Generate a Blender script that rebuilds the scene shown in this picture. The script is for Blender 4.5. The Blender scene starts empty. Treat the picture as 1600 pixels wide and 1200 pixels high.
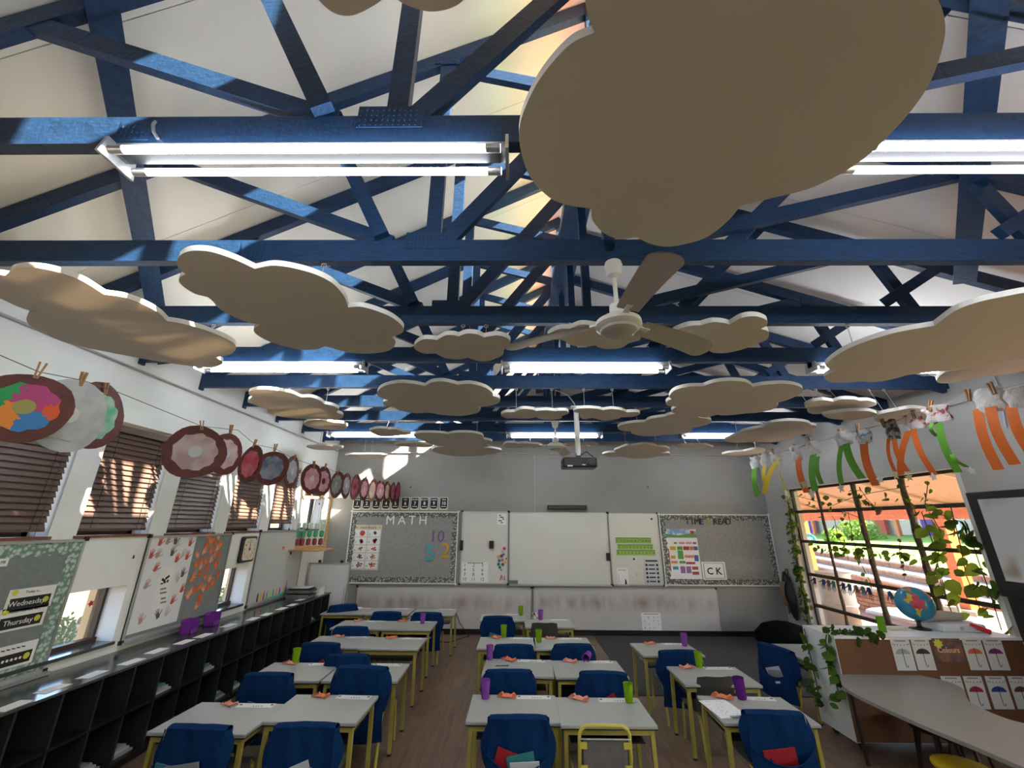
import bpy, bmesh, math, random
from mathutils import Vector, Matrix
random.seed(7)
sc = bpy.context.scene
COL = sc.collection
R_ = math.radians
PI = math.pi
# ------------------------------------------------------------------ camera, sky, sun, exposure
H = 1.77                       # eye height above the classroom floor
FPX, PITCH, YAW, ROLL = 635.53, R_(18.970), R_(-0.6532), R_(0.3406)
_cp, _sp, _cy, _sy = math.cos(PITCH), math.sin(PITCH), math.cos(YAW), math.sin(YAW)
CF = Vector((_sy*_cp, _cy*_cp, _sp)); CR = Vector((_cy, -_sy, 0)); CU = CR.cross(CF)
CR, CU = CR*math.cos(ROLL)+CU*math.sin(ROLL), -CR*math.sin(ROLL)+CU*math.cos(ROLL)
CAM = Vector((0, 0, H))
cd = bpy.data.cameras.new('camera'); cam = bpy.data.objects.new('camera', cd); COL.objects.link(cam)
cd.sensor_fit = 'HORIZONTAL'; cd.sensor_width = 36.0; cd.lens = FPX/1600*36; cd.clip_start = .02; cd.clip_end = 300
cam.matrix_world = Matrix(((CR.x, CU.x, -CF.x, 0), (CR.y, CU.y, -CF.y, 0), (CR.z, CU.z, -CF.z, H), (0, 0, 0, 1)))
sc.camera = cam
sc.view_settings.view_transform = 'Standard'; sc.view_settings.look = 'None'
sc.view_settings.gamma = 1.0; sc.view_settings.use_curve_mapping = False
sc.view_settings.exposure = 1.27
SUN_DIR = Vector((-2.18, 1.0, -1.60)).normalized()
w = bpy.data.worlds.new('world'); sc.world = w; w.use_nodes = True
nt = w.node_tree; nt.nodes.clear()
sky = nt.nodes.new('ShaderNodeTexSky'); sky.sky_type = 'NISHITA'; sky.sun_disc = False
sky.sun_elevation = math.asin(-SUN_DIR.z); sky.sun_rotation = math.atan2(-SUN_DIR.x, -SUN_DIR.y)
bg = nt.nodes.new('ShaderNodeBackground'); bg.inputs[1].default_value = 0.40
wo = nt.nodes.new('ShaderNodeOutputWorld')
nt.links.new(sky.outputs[0], bg.inputs[0]); nt.links.new(bg.outputs[0], wo.inputs[0])
sl = bpy.data.lights.new('sun', 'SUN'); sl.energy = 27.0; sl.color = (1, .88, .70); sl.angle = R_(.6)
so = bpy.data.objects.new('sun', sl); COL.objects.link(so); so.location = (6, -8, 12)
so.rotation_euler = SUN_DIR.to_track_quat('-Z', 'Y').to_euler()
TUBE_W = 19.0
try:
    sc.cycles.max_bounces = 10; sc.cycles.diffuse_bounces = 6; sc.cycles.glossy_bounces = 3
    sc.cycles.transmission_bounces = 6; sc.cycles.transparent_max_bounces = 12
    sc.cycles.caustics_reflective = False; sc.cycles.caustics_refractive = False
    sc.cycles.sample_clamp_indirect = 6.0; sc.cycles.use_denoising = True
except Exception:
    pass
# room box (metres)
XL, XR, YB, YF = -3.45, 4.62, 7.861, -3.45
# ------------------------------------------------------------------ pixel rays -> points on real planes
def ray(px, py): return CF + CR*((px-800)/FPX) + CU*((600-py)/FPX)
def onX(px, py, X): d = ray(px, py); return CAM + d*(X/d.x)
def onY(px, py, Y): d = ray(px, py); return CAM + d*(Y/d.y)
def onZ(px, py, z): d = ray(px, py); return CAM + d*((z-H)/d.z)
def onPlane(px, py, p0, n):
    d = ray(px, py); return CAM + d*((Vector(p0)-CAM).dot(Vector(n))/d.dot(Vector(n)))
# ------------------------------------------------------------------ materials
MATS = {}
def mat(name, col, rough=.6, metal=0.0, noise=None, bump=0.0, bscale=60, spec=.4, emit=None, coat=0):
    if name in MATS: return MATS[name]
    m = bpy.data.materials.new(name); m.use_nodes = True
    n = m.node_tree; b = n.nodes['Principled BSDF']
    c4 = (col[0], col[1], col[2], 1)
    b.inputs['Base Color'].default_value = c4; b.inputs['Roughness'].default_value = rough
    b.inputs['Metallic'].default_value = metal; b.inputs['Specular IOR Level'].default_value = spec
    if coat: b.inputs['Coat Weight'].default_value = coat
    tc = n.nodes.new('ShaderNodeTexCoord')
    if noise:
        s, amt = noise[0], noise[1]
        mp = n.nodes.new('ShaderNodeMapping'); mp.inputs['Scale'].default_value = noise[2] if len(noise) > 2 else (1, 1, 1)
        n.links.new(tc.outputs['Object'], mp.inputs[0])
        t = n.nodes.new('ShaderNodeTexNoise'); t.inputs['Scale'].default_value = s; t.inputs['Detail'].default_value = 6
        n.links.new(mp.outputs[0], t.inputs[0])
        r = n.nodes.new('ShaderNodeMapRange'); r.inputs[1].default_value = .3; r.inputs[2].default_value = .7
        r.inputs[3].default_value = 1-amt; r.inputs[4].default_value = 1+amt
        n.links.new(t.outputs[0], r.inputs[0])
        v = n.nodes.new('ShaderNodeVectorMath'); v.operation = 'MULTIPLY'; v.inputs[0].default_value = col[:3]
        n.links.new(r.outputs[0], v.inputs[1]); n.links.new(v.outputs[0], b.inputs['Base Color'])
    if bump:
        t2 = n.nodes.new('ShaderNodeTexNoise'); t2.inputs['Scale'].default_value = bscale; t2.inputs['Detail'].default_value = 4
        n.links.new(tc.outputs['Object'], t2.inputs[0])
        bp = n.nodes.new('ShaderNodeBump'); bp.inputs['Strength'].default_value = bump; bp.inputs['Distance'].default_value = .01
        n.links.new(t2.outputs[0], bp.inputs['Height']); n.links.new(bp.outputs[0], b.inputs['Normal'])
    if emit:
        b.inputs['Emission Color'].default_value = (*emit[:3], 1); b.inputs['Emission Strength'].default_value = emit[3]
    MATS[name] = m; return m
def nodes_of(m): return m.node_tree, m.node_tree.nodes, m.node_tree.links, m.node_tree.nodes['Principled BSDF']
def mat_glass(name, tint=(1, 1, 1), gl=.07):
    if name in MATS: return MATS[name]
    m = bpy.data.materials.new(name); m.use_nodes = True; n = m.node_tree; n.nodes.clear()
    o = n.nodes.new('ShaderNodeOutputMaterial'); mx = n.nodes.new('ShaderNodeMixShader'); mx.inputs[0].default_value = gl
    t = n.nodes.new('ShaderNodeBsdfTransparent'); t.inputs[0].default_value = (*tint, 1)
    g = n.nodes.new('ShaderNodeBsdfGlossy'); g.inputs['Roughness'].default_value = .02
    n.links.new(t.outputs[0], mx.inputs[1]); n.links.new(g.outputs[0], mx.inputs[2]); n.links.new(mx.outputs[0], o.inputs[0])
    MATS[name] = m; return m
def mat_trans(name, col, tcol, f=.5, noise=0):
    if name in MATS: return MATS[name]
    m = bpy.data.materials.new(name); m.use_nodes = True; n = m.node_tree; n.nodes.clear()
    o = n.nodes.new('ShaderNodeOutputMaterial'); mx = n.nodes.new('ShaderNodeMixShader'); mx.inputs[0].default_value = f
    d = n.nodes.new('ShaderNodeBsdfDiffuse'); d.inputs[0].default_value = (*col, 1)
    t = n.nodes.new('ShaderNodeBsdfTranslucent'); t.inputs[0].default_value = (*tcol, 1)
    if noise:
        tc = n.nodes.new('ShaderNodeTexCoord'); x = n.nodes.new('ShaderNodeTexNoise'); x.inputs['Scale'].default_value = noise
        x.inputs['Detail'].default_value = 5
        n.links.new(tc.outputs['Object'], x.inputs[0]); b = n.nodes.new('ShaderNodeBump'); b.inputs['Strength'].default_value = .15
        n.links.new(x.outputs[0], b.inputs['Height']); n.links.new(b.outputs[0], d.inputs['Normal'])
    n.links.new(d.outputs[0], mx.inputs[1]); n.links.new(t.outputs[0], mx.inputs[2]); n.links.new(mx.outputs[0], o.inputs[0])
    MATS[name] = m; return m
def pattern(m, kind, scale, c1, c2, lo=.45, hi=.55, stretch=(1, 1, 1)):
    """two-colour printed pattern (noise / voronoi) on a material"""
    n, N, L, b = nodes_of(m)
    tc = N.new('ShaderNodeTexCoord'); mp = N.new('ShaderNodeMapping'); mp.inputs['Scale'].default_value = stretch
    L.new(tc.outputs['Object'], mp.inputs[0])
    t = N.new('ShaderNodeTexVoronoi' if kind == 'voronoi' else 'ShaderNodeTexNoise'); t.inputs['Scale'].default_value = scale
    L.new(mp.outputs[0], t.inputs[0])
    r = N.new('ShaderNodeValToRGB'); r.color_ramp.elements[0].position = lo; r.color_ramp.elements[1].position = hi
    r.color_ramp.elements[0].color = (*c1, 1); r.color_ramp.elements[1].color = (*c2, 1)
    L.new(t.outputs[0], r.inputs[0]); L.new(r.outputs[0], b.inputs['Base Color']); return m
# ------------------------------------------------------------------ mesh builder
class MB:
    def __init__(s): s.v = []; s.f = []
    def add(s, vs, fs):
        o = len(s.v); s.v += [tuple(x) for x in vs]; s.f += [tuple(i+o for i in f) for f in fs]; return s
    def box(s, x0, x1, y0, y1, z0, z1, M=None):
        vs = [Vector((x, y, z)) for z in (z0, z1) for y in (y0, y1) for x in (x0, x1)]
        if M is not None: vs = [M @ p for p in vs]
        return s.add(vs, [(0, 2, 3, 1), (4, 5, 7, 6), (0, 1, 5, 4), (2, 6, 7, 3), (0, 4, 6, 2), (1, 3, 7, 5)])
    def bar(s, a, b, wd, th, up=(0, 0, 1)):
        """rectangular bar from a to b; wd along 'side', th along 'up'"""
        a, b = Vector(a), Vector(b); d = (b-a).normalized(); u = Vector(up)
        side = d.cross(u)
        if side.length < 1e-4: side = d.cross(Vector((1, 0, 0)))
        side.normalize(); u = side.cross(d)
        vs = [p+side*sx*wd/2+u*sz*th/2 for p in (a, b) for sz in (-1, 1) for sx in (-1, 1)]
        return s.add(vs, [(0, 1, 3, 2), (4, 6, 7, 5), (0, 4, 5, 1), (2, 3, 7, 6), (0, 2, 6, 4), (1, 5, 7, 3)])
    def prism(s, pts, off):
        """planar outline (list of 3d points) pushed by vector off"""
        n = len(pts); off = Vector(off); p = [Vector(q) for q in pts]
        return s.add(p+[q+off for q in p], [tuple(range(n)), tuple(range(2*n-1, n-1, -1))]+[(i, i+n, (i+1) % n+n, (i+1) % n) for i in range(n)])
    def poly(s, pts): return s.add(pts, [tuple(range(len(pts)))])
    def cyl(s, a, b, r0, r1=None, n=12, caps=True):
        r1 = r0 if r1 is None else r1; a, b = Vector(a), Vector(b); d = (b-a).normalized()
        u = d.orthogonal().normalized(); w_ = d.cross(u)
        vs = [a+(u*math.cos(t)+w_*math.sin(t))*r0 for t in [2*PI*i/n for i in range(n)]] + [b+(u*math.cos(t)+w_*math.sin(t))*r1 for t in [2*PI*i/n for i in range(n)]]
        fs = [(i, (i+1) % n, (i+1) % n+n, i+n) for i in range(n)]
        if caps: fs += [tuple(range(n-1, -1, -1)), tuple(range(n, 2*n))]
        return s.add(vs, fs)
    def tube(s, pts, r, n=8):
        pts = [Vector(p) for p in pts]; rings = []
        prev = None
        for i, p in enumerate(pts):
            d = (pts[min(i+1, len(pts)-1)]-pts[max(i-1, 0)]).normalized()
            u = d.orthogonal().normalized() if prev is None else (prev-d*prev.dot(d)).normalized()
            prev = u; w_ = d.cross(u)
            rr = r[i] if isinstance(r, (list, tuple)) else r
            rings.append([p+(u*math.cos(t)+w_*math.sin(t))*rr for t in [2*PI*k/n for k in range(n)]])
        vs = [q for ring in rings for q in ring]; fs = []
        for i in range(len(pts)-1):
            fs += [(i*n+k, i*n+(k+1) % n, (i+1)*n+(k+1) % n, (i+1)*n+k) for k in range(n)]
        fs += [tuple(range(n-1, -1, -1)), tuple(range((len(pts)-1)*n, len(pts)*n))]
        return s.add(vs, fs)
    def lathe(s, prof, n=20, c=(0, 0, 0)):
        vs = []; m = len(prof)
        for i in range(n):
            t = 2*PI*i/n
            vs += [(c[0]+r*math.cos(t), c[1]+r*math.sin(t), c[2]+z) for r, z in prof]
        fs = [(i*m+j, ((i+1) % n)*m+j, ((i+1) % n)*m+j+1, i*m+j+1) for i in range(n) for j in range(m-1)]
        return s.add(vs, fs)
    def grid(s, fn, nu, nv):
        vs = [fn(i/nu, j/nv) for j in range(nv+1) for i in range(nu+1)]
        return s.add(vs, [(j*(nu+1)+i, j*(nu+1)+i+1, (j+1)*(nu+1)+i+1, (j+1)*(nu+1)+i) for j in range(nv) for i in range(nu)])
    def mesh(s, name, m, smooth=False):
        me = bpy.data.meshes.new(name); me.from_pydata(s.v, [], s.f)
        bm = bmesh.new(); bm.from_mesh(me); bmesh.ops.recalc_face_normals(bm, faces=bm.faces); bm.to_mesh(me); bm.free()
        if m is not None: me.materials.append(m)
        if smooth:
            for p in me.polygons: p.use_smooth = True
            try: me.set_sharp_from_angle(angle=R_(40))
            except Exception: pass
        me.update(); return me
    def build(s, name, m, parent=None, smooth=False):
        o = bpy.data.objects.new(name, s.mesh(name, m, smooth)); COL.objects.link(o)
        if parent is not None: o.parent = parent
        return o
def tag(o, label=None, cat=None, group=None, kind=None):
    if label: o['label'] = label
    if cat: o['category'] = cat
    if group: o['group'] = group
    if kind: o['kind'] = kind
    return o
def thing(name, label, cat, loc=(0, 0, 0), rz=0.0, group=None):
    o = bpy.data.objects.new(name, None); COL.objects.link(o); o.empty_display_size = .05
    o.location = loc; o.rotation_euler = (0, 0, rz); return tag(o, label, cat, group)
KIDS = {}
def copy_tree(o, parent=None):
    c = o.copy(); COL.objects.link(c)
    if parent is not None: c.parent = parent
    for ch in [k for k in o.children]: copy_tree(ch, c)
    return c
def inst(name, me, parent=None, loc=None, rot=None, scl=None):
    o = bpy.data.objects.new(name, me); COL.objects.link(o)
    if parent is not None: o.parent = parent
    if loc is not None: o.location = loc
    if rot is not None: o.rotation_euler = rot
    if scl is not None: o.scale = scl if hasattr(scl, '__len__') else (scl, scl, scl)
    return o
def structure(name, mb, m): return tag(mb.build(name, m), kind='structure')
_TX = {}
def text_mesh(body, size, ext=.0006, m=None, bold=.0):
    k = (body, size, ext, m.name if m else '', bold)
    if k in _TX: return _TX[k]
    c = bpy.data.curves.new('lettering', 'FONT'); c.body = body; c.size = size; c.extrude = ext; c.offset = bold
    c.align_x = 'CENTER'; c.align_y = 'CENTER'; c.resolution_u = 2
    o = bpy.data.objects.new('lettering', c); COL.objects.link(o)
    dg = bpy.context.evaluated_depsgraph_get()
    me = bpy.data.meshes.new_from_object(o.evaluated_get(dg)); bpy.data.objects.remove(o); bpy.data.curves.remove(c)
    me.materials.clear()
    if m: me.materials.append(m)
    _TX[k] = me; return me
def text(body, size, m, parent, x, y, z, ext=.0006, bold=0, name='lettering', ry=0):
    """lettering standing in the local x-z plane, facing -y"""
    return inst(name, text_mesh(body, size, ext, m, bold), parent, (x, y, z), (R_(90), ry, 0))
# walls: local frame x right, z up, -y towards the room
WALLS = {'back': (0.0, lambda p: p.x), 'left': (R_(90), lambda p: p.y), 'right': (R_(-90), lambda p: -p.y)}
def hit(wall, px, py, off=0.0):
    if wall == 'back': return onY(px, py, YB-off)
    if wall == 'left': return onX(px, py, XL+off)
    return onX(px, py, XR-off)
def wrect(wall, pts, off=0.0):
    P = [hit(wall, *q, off) for q in pts]; hfn = WALLS[wall][1]
    a = (hfn(P[0])+hfn(P[3]))/2; b = (hfn(P[1])+hfn(P[2]))/2
    z1 = (P[0].z+P[1].z)/2; z0 = (P[2].z+P[3].z)/2
    return a, b, z0, z1
def wloc(wall, h, z, off=0.0):
    if wall == 'back': return Vector((h, YB-off, z))
    if wall == 'left': return Vector((XL+off, h, z))
    return Vector((XR-off, -h, z))
def wthing(name, label, cat, wall, pts, off=0.0, group=None):
    a, b, z0, z1 = wrect(wall, pts, off)
    t = thing(name, label, cat, wloc(wall, (a+b)/2, (z0+z1)/2, off), WALLS[wall][0], group)
    return t, abs(b-a), abs(z1-z0)
def rect_pts(x0, y0, x1, y1): return [(x0, y0), (x1, y0), (x1, y1), (x0, y1)]
def slab(wd, ht, th=.004, x=0, z=0, y=0): return MB().box(x-wd/2, x+wd/2, y-th, y, z-ht/2, z+ht/2)
def disc_pts(x, y, z, r, n=14, rz=1.0): return [(x+r*math.cos(2*PI*i/n), y, z+r*rz*math.sin(2*PI*i/n)) for i in range(n)]
# ================================================================== palette
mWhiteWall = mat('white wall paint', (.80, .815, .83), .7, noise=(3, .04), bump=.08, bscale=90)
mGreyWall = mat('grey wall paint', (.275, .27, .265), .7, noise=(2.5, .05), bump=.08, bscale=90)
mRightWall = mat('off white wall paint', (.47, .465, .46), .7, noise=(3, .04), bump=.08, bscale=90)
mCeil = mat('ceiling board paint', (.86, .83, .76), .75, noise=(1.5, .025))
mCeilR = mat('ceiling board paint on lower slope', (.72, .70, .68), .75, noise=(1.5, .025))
mBlue = mat('blue timber paint', (.0105, .036, .094), .42, noise=(14, .25, (1, 1, 5)), bump=.3, bscale=45, spec=.3)
mBlack = mat('black plastic', (.012, .012, .013), .4)
mDark = mat('dark laminate', (.010, .0105, .012), .32, spec=.5)
mShelfTop = mat('dark grey glossy laminate', (.055, .062, .062), .16, spec=.6)
mMetal = mat('brushed aluminium', (.55, .56, .57), .35, .85)
mWhite = mat('white plastic', (.80, .80, .79), .4)
mPaper = mat('white paper', (.80, .80, .80), .75)
mBoardW = mat('whiteboard enamel', (.66, .66, .63), .25, noise=(2, .03), spec=.5)
mPin = mat('grey pinboard felt', (.29, .285, .28), .95, noise=(30, .12), bump=.1, bscale=300)
mPinL = mat('blue grey pinboard felt', (.21, .235, .245), .95, noise=(30, .08), bump=.1, bscale=300)
mWood = mat('natural wood', (.52, .31, .14), .5, noise=(8, .25, (1, 1, 8)))
mInk = mat('black ink', (.015, .015, .016), .7)
mTerracotta = mat('terracotta roof paint', (.22, .070, .032), .6, noise=(2, .1))
mOrange = mat('orange painted steel', (.55, .115, .02), .4, noise=(5, .1))
mGlass = mat_glass('window glass')
mGlassC = mat_glass('clerestory glass', (1, 1, 1), .04)
mTile = mat('brown sill tile', (.20, .07, .045), .4, noise=(12, .25))
mRed = mat('red plastic', (.55, .02, .035), .5)
mSteel = mat('dark steel', (.05, .045, .04), .5, .3)
# ================================================================== shell
def wall_boxes(mb, axis, c0, c1, u0, u1, z0, z1, holes):
    us = sorted({u0, u1, *[h[0] for h in holes], *[h[1] for h in holes]}); zs = sorted({z0, z1, *[h[2] for h in holes], *[h[3] for h in holes]})
    for i in range(len(us)-1):
        for j in range(len(zs)-1):
            a, b, c, d = us[i], us[i+1], zs[j], zs[j+1]
            mu, mz = (a+b)/2, (c+d)/2
            if any(h[0] < mu < h[1] and h[2] < mz < h[3] for h in holes): continue
            if axis == 'x': mb.box(c0, c1, a, b, c, d)
            else: mb.box(a, b, c0, c1, c, d)
    return mb
# floor : vinyl planks, too fine to pick apart at this distance
mFloor = mat('brown vinyl floor', (.17, .115, .085), .42, spec=.45)
n, N, L, b = nodes_of(mFloor)
tc = N.new('ShaderNodeTexCoord'); mp = N.new('ShaderNodeMapping'); mp.inputs['Rotation'].default_value = (0, 0, R_(90))
bk = N.new('ShaderNodeTexBrick'); bk.inputs['Scale'].default_value = 1.0; bk.inputs['Brick Width'].default_value = 1.2; bk.inputs['Row Height'].default_value = .15
bk.inputs['Mortar Size'].default_value = .0025; bk.inputs['Color1'].default_value = (.145, .090, .058, 1); bk.inputs['Color2'].default_value = (.175, .112, .074, 1)
bk.inputs['Mortar'].default_value = (.075, .05, .038, 1)
mp2 = N.new('ShaderNodeMapping'); mp2.inputs['Scale'].default_value = (14, 1.4, 1)
ns = N.new('ShaderNodeTexNoise'); ns.inputs['Scale'].default_value = 2.2; ns.inputs['Detail'].default_value = 7
mr = N.new('ShaderNodeMapRange'); mr.inputs[1].default_value = .3; mr.inputs[2].default_value = .7; mr.inputs[3].default_value = .75; mr.inputs[4].default_value = 1.25
vm = N.new('ShaderNodeVectorMath'); vm.operation = 'MULTIPLY'
L.new(tc.outputs['Object'], mp.inputs[0]); L.new(mp.outputs[0], bk.inputs[0]); L.new(tc.outputs['Object'], mp2.inputs[0]); L.new(mp2.outputs[0], ns.inputs[0])
L.new(ns.outputs[0], mr.inputs[0]); L.new(bk.outputs[0], vm.inputs[0]); L.new(mr.outputs[0], vm.inputs[1]); L.new(vm.outputs[0], b.inputs['Base Color'])
structure('floor', MB().box(XL-.25, XR+.25, YF-.2, YB+.2, -.12, 0), mFloor)
# roof geometry (x-z lines)
zL = lambda x: 4.89+.525*(x+.5)          # left ceiling
zR = lambda x: 4.66-.345*(x-.52)         # right ceiling
CX = .57                                  # clerestory plane
roof = MB().prism([(-4.1, YF-.2, zL(-4.1)+.03), (.95, YF-.2, zL(.95)+.03), (.95, YF-.2, zL(.95)+.15), (-4.1, YF-.2, zL(-4.1)+.15)], (0, YB-YF+.4, 0))
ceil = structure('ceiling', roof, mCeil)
y = YF
while y < YB-.02:
    y1 = min(y+1.19, YB)
    MB().prism([(XL, y+.002, zL(XL)), (.93, y+.002, zL(.93)), (.93, y+.002, zL(.93)+.03), (XL, y+.002, zL(XL)+.03)], (0, y1-y-.004, 0)).build('ceiling_panel', mCeil, ceil)
    y = y1
roofR = MB().prism([(CX+.03, YF-.2, zR(CX)+.045), (5.4, YF-.2, zR(5.4)+.045), (5.4, YF-.2, zR(5.4)+.13), (CX+.03, YF-.2, zR(CX)+.13)], (0, YB-YF+.4, 0))
roofR = structure('roof', roofR, mTerracotta)
y = YF
while y < YB-.02:
    y1 = min(y+1.19, YB)
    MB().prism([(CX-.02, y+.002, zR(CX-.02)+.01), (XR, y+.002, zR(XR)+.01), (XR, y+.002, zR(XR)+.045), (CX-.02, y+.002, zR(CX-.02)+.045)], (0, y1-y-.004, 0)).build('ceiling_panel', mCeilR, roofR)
    y = y1
# back and front gable walls
gable = [(XL-.25, 0), (XR+.25, 0), (XR+.25, zR(XR+.25)+.05), (CX, zR(CX)+.05), (CX, zL(CX)+.04), (XL-.25, zL(XL-.25)+.04)]
structure('wall_back', MB().prism([(x, YB, z) for x, z in gable], (0, .25, 0)), mGreyWall)
structure('wall_front', MB().prism([(x, YF-.25, z) for x, z in gable], (0, .25, 0)), mWhiteWall)
# left wall with six high windows and two low ones in view
WIN_Y = [3.37+.865*(k-2) for k in range(-3, 7)]; WIN_W = .66; WZ0, WZ1 = 1.66, 2.60
lowA = (onX(105, 930, XL).y-.30, onX(200, 913, XL).y, .80, onX(150, 921, XL).z)
lowB = (onX(342, 890, XL).y-.30, onX(391, 872, XL).y, .80, onX(150, 921, XL).z)
holesL = [(y, y+WIN_W, WZ0, WZ1) for y in WIN_Y] + [lowA, lowB]
structure('wall_left', wall_boxes(MB(), 'x', XL-.22, XL, YF, YB, 0, 3.36, holesL), mWhiteWall)
holeR = (4.40, 7.27, .28, 2.355)
addedHolesR = [(-3.1, -.15, .28, 2.355), (.15, 3.0, .28, 2.355)]  # unseen openings, added so more daylight reaches the ceiling
structure('wall_right', wall_boxes(MB(), 'x', XR, XR+.22, YF, YB, 0, zR(XR)+.03, [holeR]+addedHolesR), mRightWall)
structure('baseboard_back', MB().box(XL, XR, YB-.018, YB, 0, .085), mDark)
structure('baseboard_right', MB().box(XR-.015, XR, YF, YB-.02, 0, .085), mDark)
# clerestory strip between the two roof slopes
cz0, cz1 = 4.79, 5.27
structure('trim_1', MB().box(CX-.02, CX+.045, YF, YB, zR(CX)+.01, cz0-.02), mWhite)
structure('trim_2', MB().box(CX-.02, CX+.045, YF, YB, cz1+.02, zL(CX-.02)-.002), mWhite)
TY = [.455+.745*i for i in range(-5, 10)]
win = structure('window_7', MB().box(CX-.015, CX+.04, YF, YB, cz0-.02, cz0).box(CX-.015, CX+.04, YF, YB, cz1, cz1+.02), mWhite)
edges = [YF]+[t for t in TY if t > YF+.2]+[YB]
for a, c in zip(edges[:-1], edges[1:]):
    MB().box(CX+.008, CX+.012, a+.02, c-.02, cz0, cz1).build('pane', mGlassC, win)
for t in edges[1:-1]: MB().box(CX-.01, CX+.035, t-.012, t+.012, cz0, cz1).build('mullion', mWhite, win)
# conduits
structure('trim_3', MB().tube([(XL+.012, YF, 3.075), (XL+.012, YB-.01, 3.075)], .011), mat('grey conduit', (.42, .42, .42), .5))
mCond = mat('grey painted conduit', (.34, .335, .33), .5)
structure('trim_4', MB().tube([(XL+.012, YB-.012, 3.06), (XR-.01, YB-.012, 3.03)], .011), mCond)
pc = hit('back', 835, 720, .012)
structure('trim_5', MB().box(pc.x-.012, pc.x+.012, YB-.016, YB, 1.99, 3.03), mCond)
structure('trim_6', MB().tube([(XR-.012, 7.8, 2.985), (XR-.012, 2.2, 2.985)], .010), mRightWall)
# ================================================================== roof trusses
zt = H
def zchord(x): return zt+3.04+.525*(x+.5)
def truss():
    t = thing('roof_truss', 'blue timber roof truss', 'truss')
    y = 0
    MB().box(XL+.005, XR-.005, -.025, .025, zt+1.388, zt+1.528).build('bottom_chord', mBlue, t)
    MB().bar((XL+.02, y, zchord(XL+.02)), (.56, y, zchord(.56)), .05, .115).build('top_chord', mBlue, t)
    MB().bar((.52, y, zt+2.80), (XR-.03, y, zt+2.80-.345*(XR-.55)), .05, .105).build('top_chord', mBlue, t)
    webs = [((-2.2, 2.13), (-.72, 1.52), 0, .085), ((-1.285, 2.58), (-.765, 1.54), -.042, .085), ((-.48, 2.98), (-.48, 1.5), 0, .085),
            ((.50, 2.74), (-.43, 1.5), 0, .095), ((-.48, 2.98), (.50, 2.70), 0, .085),
            ((2.72, 2.03), (.72, 1.5), 0, .085), ((1.98, 2.29), (1.24, 1.54), .042, .085), ((2.73, 2.02), (2.93, 1.5), 0, .085), ((3.2, 1.86), (2.70, 1.55), -.042, .075)]
    for a, b_, yo, h in webs:
        MB().bar((a[0], yo, zt+a[1]), (b_[0], yo, zt+b_[1]), .042, h).build('web', mBlue, t)
    MB().bar((.525, 0, zt+1.45), (.525, 0, zt+3.56), .05, .06, up=(1, 0, 0)).build('post', mBlue, t)
    def plate(x, z, wd, ht):
        mb = MB().box(x-wd/2, x+wd/2, -.0285, -.0245, z-ht/2, z+ht/2)
        for i in range(int(wd/.022)):
            for j in range(int(ht/.026)):
                px_, pz_ = x-wd/2+.012+i*.022, z-ht/2+.013+j*.026
                mb.box(px_-.003, px_+.003, -.0315, -.0284, pz_-.007, pz_+.007)
        mb.build('nail_plate', mBlue, t)
    plate(-.50, zt+1.52, .26, .11); plate(-1.5, zt+1.455, .13, .1); plate(-.48, zt+3.02, .17, .09)
    plate(2.75, zt+2.02, .13, .09)
    MB().bar((XL+.012, 0, zt+1.36), (XL+.012, 0, zt+1.58), .055, .02, up=(1, 0, 0)).build('end_cap', mBlue, t)
    return t
tr0 = truss(); tr0.location.y = TY[6]
names = {6: 'carrying the two nearest tube lights', 7: 'with the near ceiling fan hanging from it', 8: 'just beyond the near ceiling fan',
         9: 'carrying the middle row of tube lights', 10: 'first one beyond the middle row of tube lights', 11: 'second one beyond the middle row of tube lights',
         12: 'third before the grey end wall', 13: 'carrying the farthest row of tube lights', 14: 'nearest the grey end wall'}
tr0['label'] = 'blue timber roof truss '+names[6]; tr0['group'] = 'blue roof trusses'
for i, ty in enumerate(TY):
    if i == 6: continue
    c = copy_tree(tr0); c.location.y = ty
    c['label'] = 'blue timber roof truss '+names[i] if i in names else 'blue timber roof truss out of view, %s behind the one with the nearest tube lights' % ['sixth', 'fifth', 'fourth', 'third', 'second', 'first'][i]
# diagonal planks under the slopes and the ridge-side beam
def plank(label, pa, pb, xz, wd, ext):
    sl_ = .525 if xz == 'L' else -.345; p0 = (0, 0, (zchord(0)-.09) if xz == 'L' else (zt+2.80+.345*.52-.085)); nrm = Vector((-sl_, 0, 1)).normalized()
    a, b_ = onPlane(*pa, p0, nrm), onPlane(*pb, p0, nrm); d = b_-a
    e0 = a-d*ext[0]; e1 = b_+d*ext[1]
    o = MB().bar(e0, e1, wd, .035, up=nrm).build('brace_plank', mBlue); return tag(o, label, 'plank', 'diagonal roof braces')
plank('long blue diagonal brace plank under the bright ceiling slope', (176, 100), (243, 478), 'L', .12, (.25, .45))
plank('short blue diagonal brace plank with a free end under the shaded ceiling slope', (1541, 60), (1507, 440), 'R', .12, (.4, 0))
tag(MB().box(.395, .47, YF, YB, zt+2.50, zt+2.60).box(.47, .62, YF, YB, zt+2.52, zt+2.56).build('ridge_beam', mBlue), 'dark blue beam running under the high roof window strip', 'beam')
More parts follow.
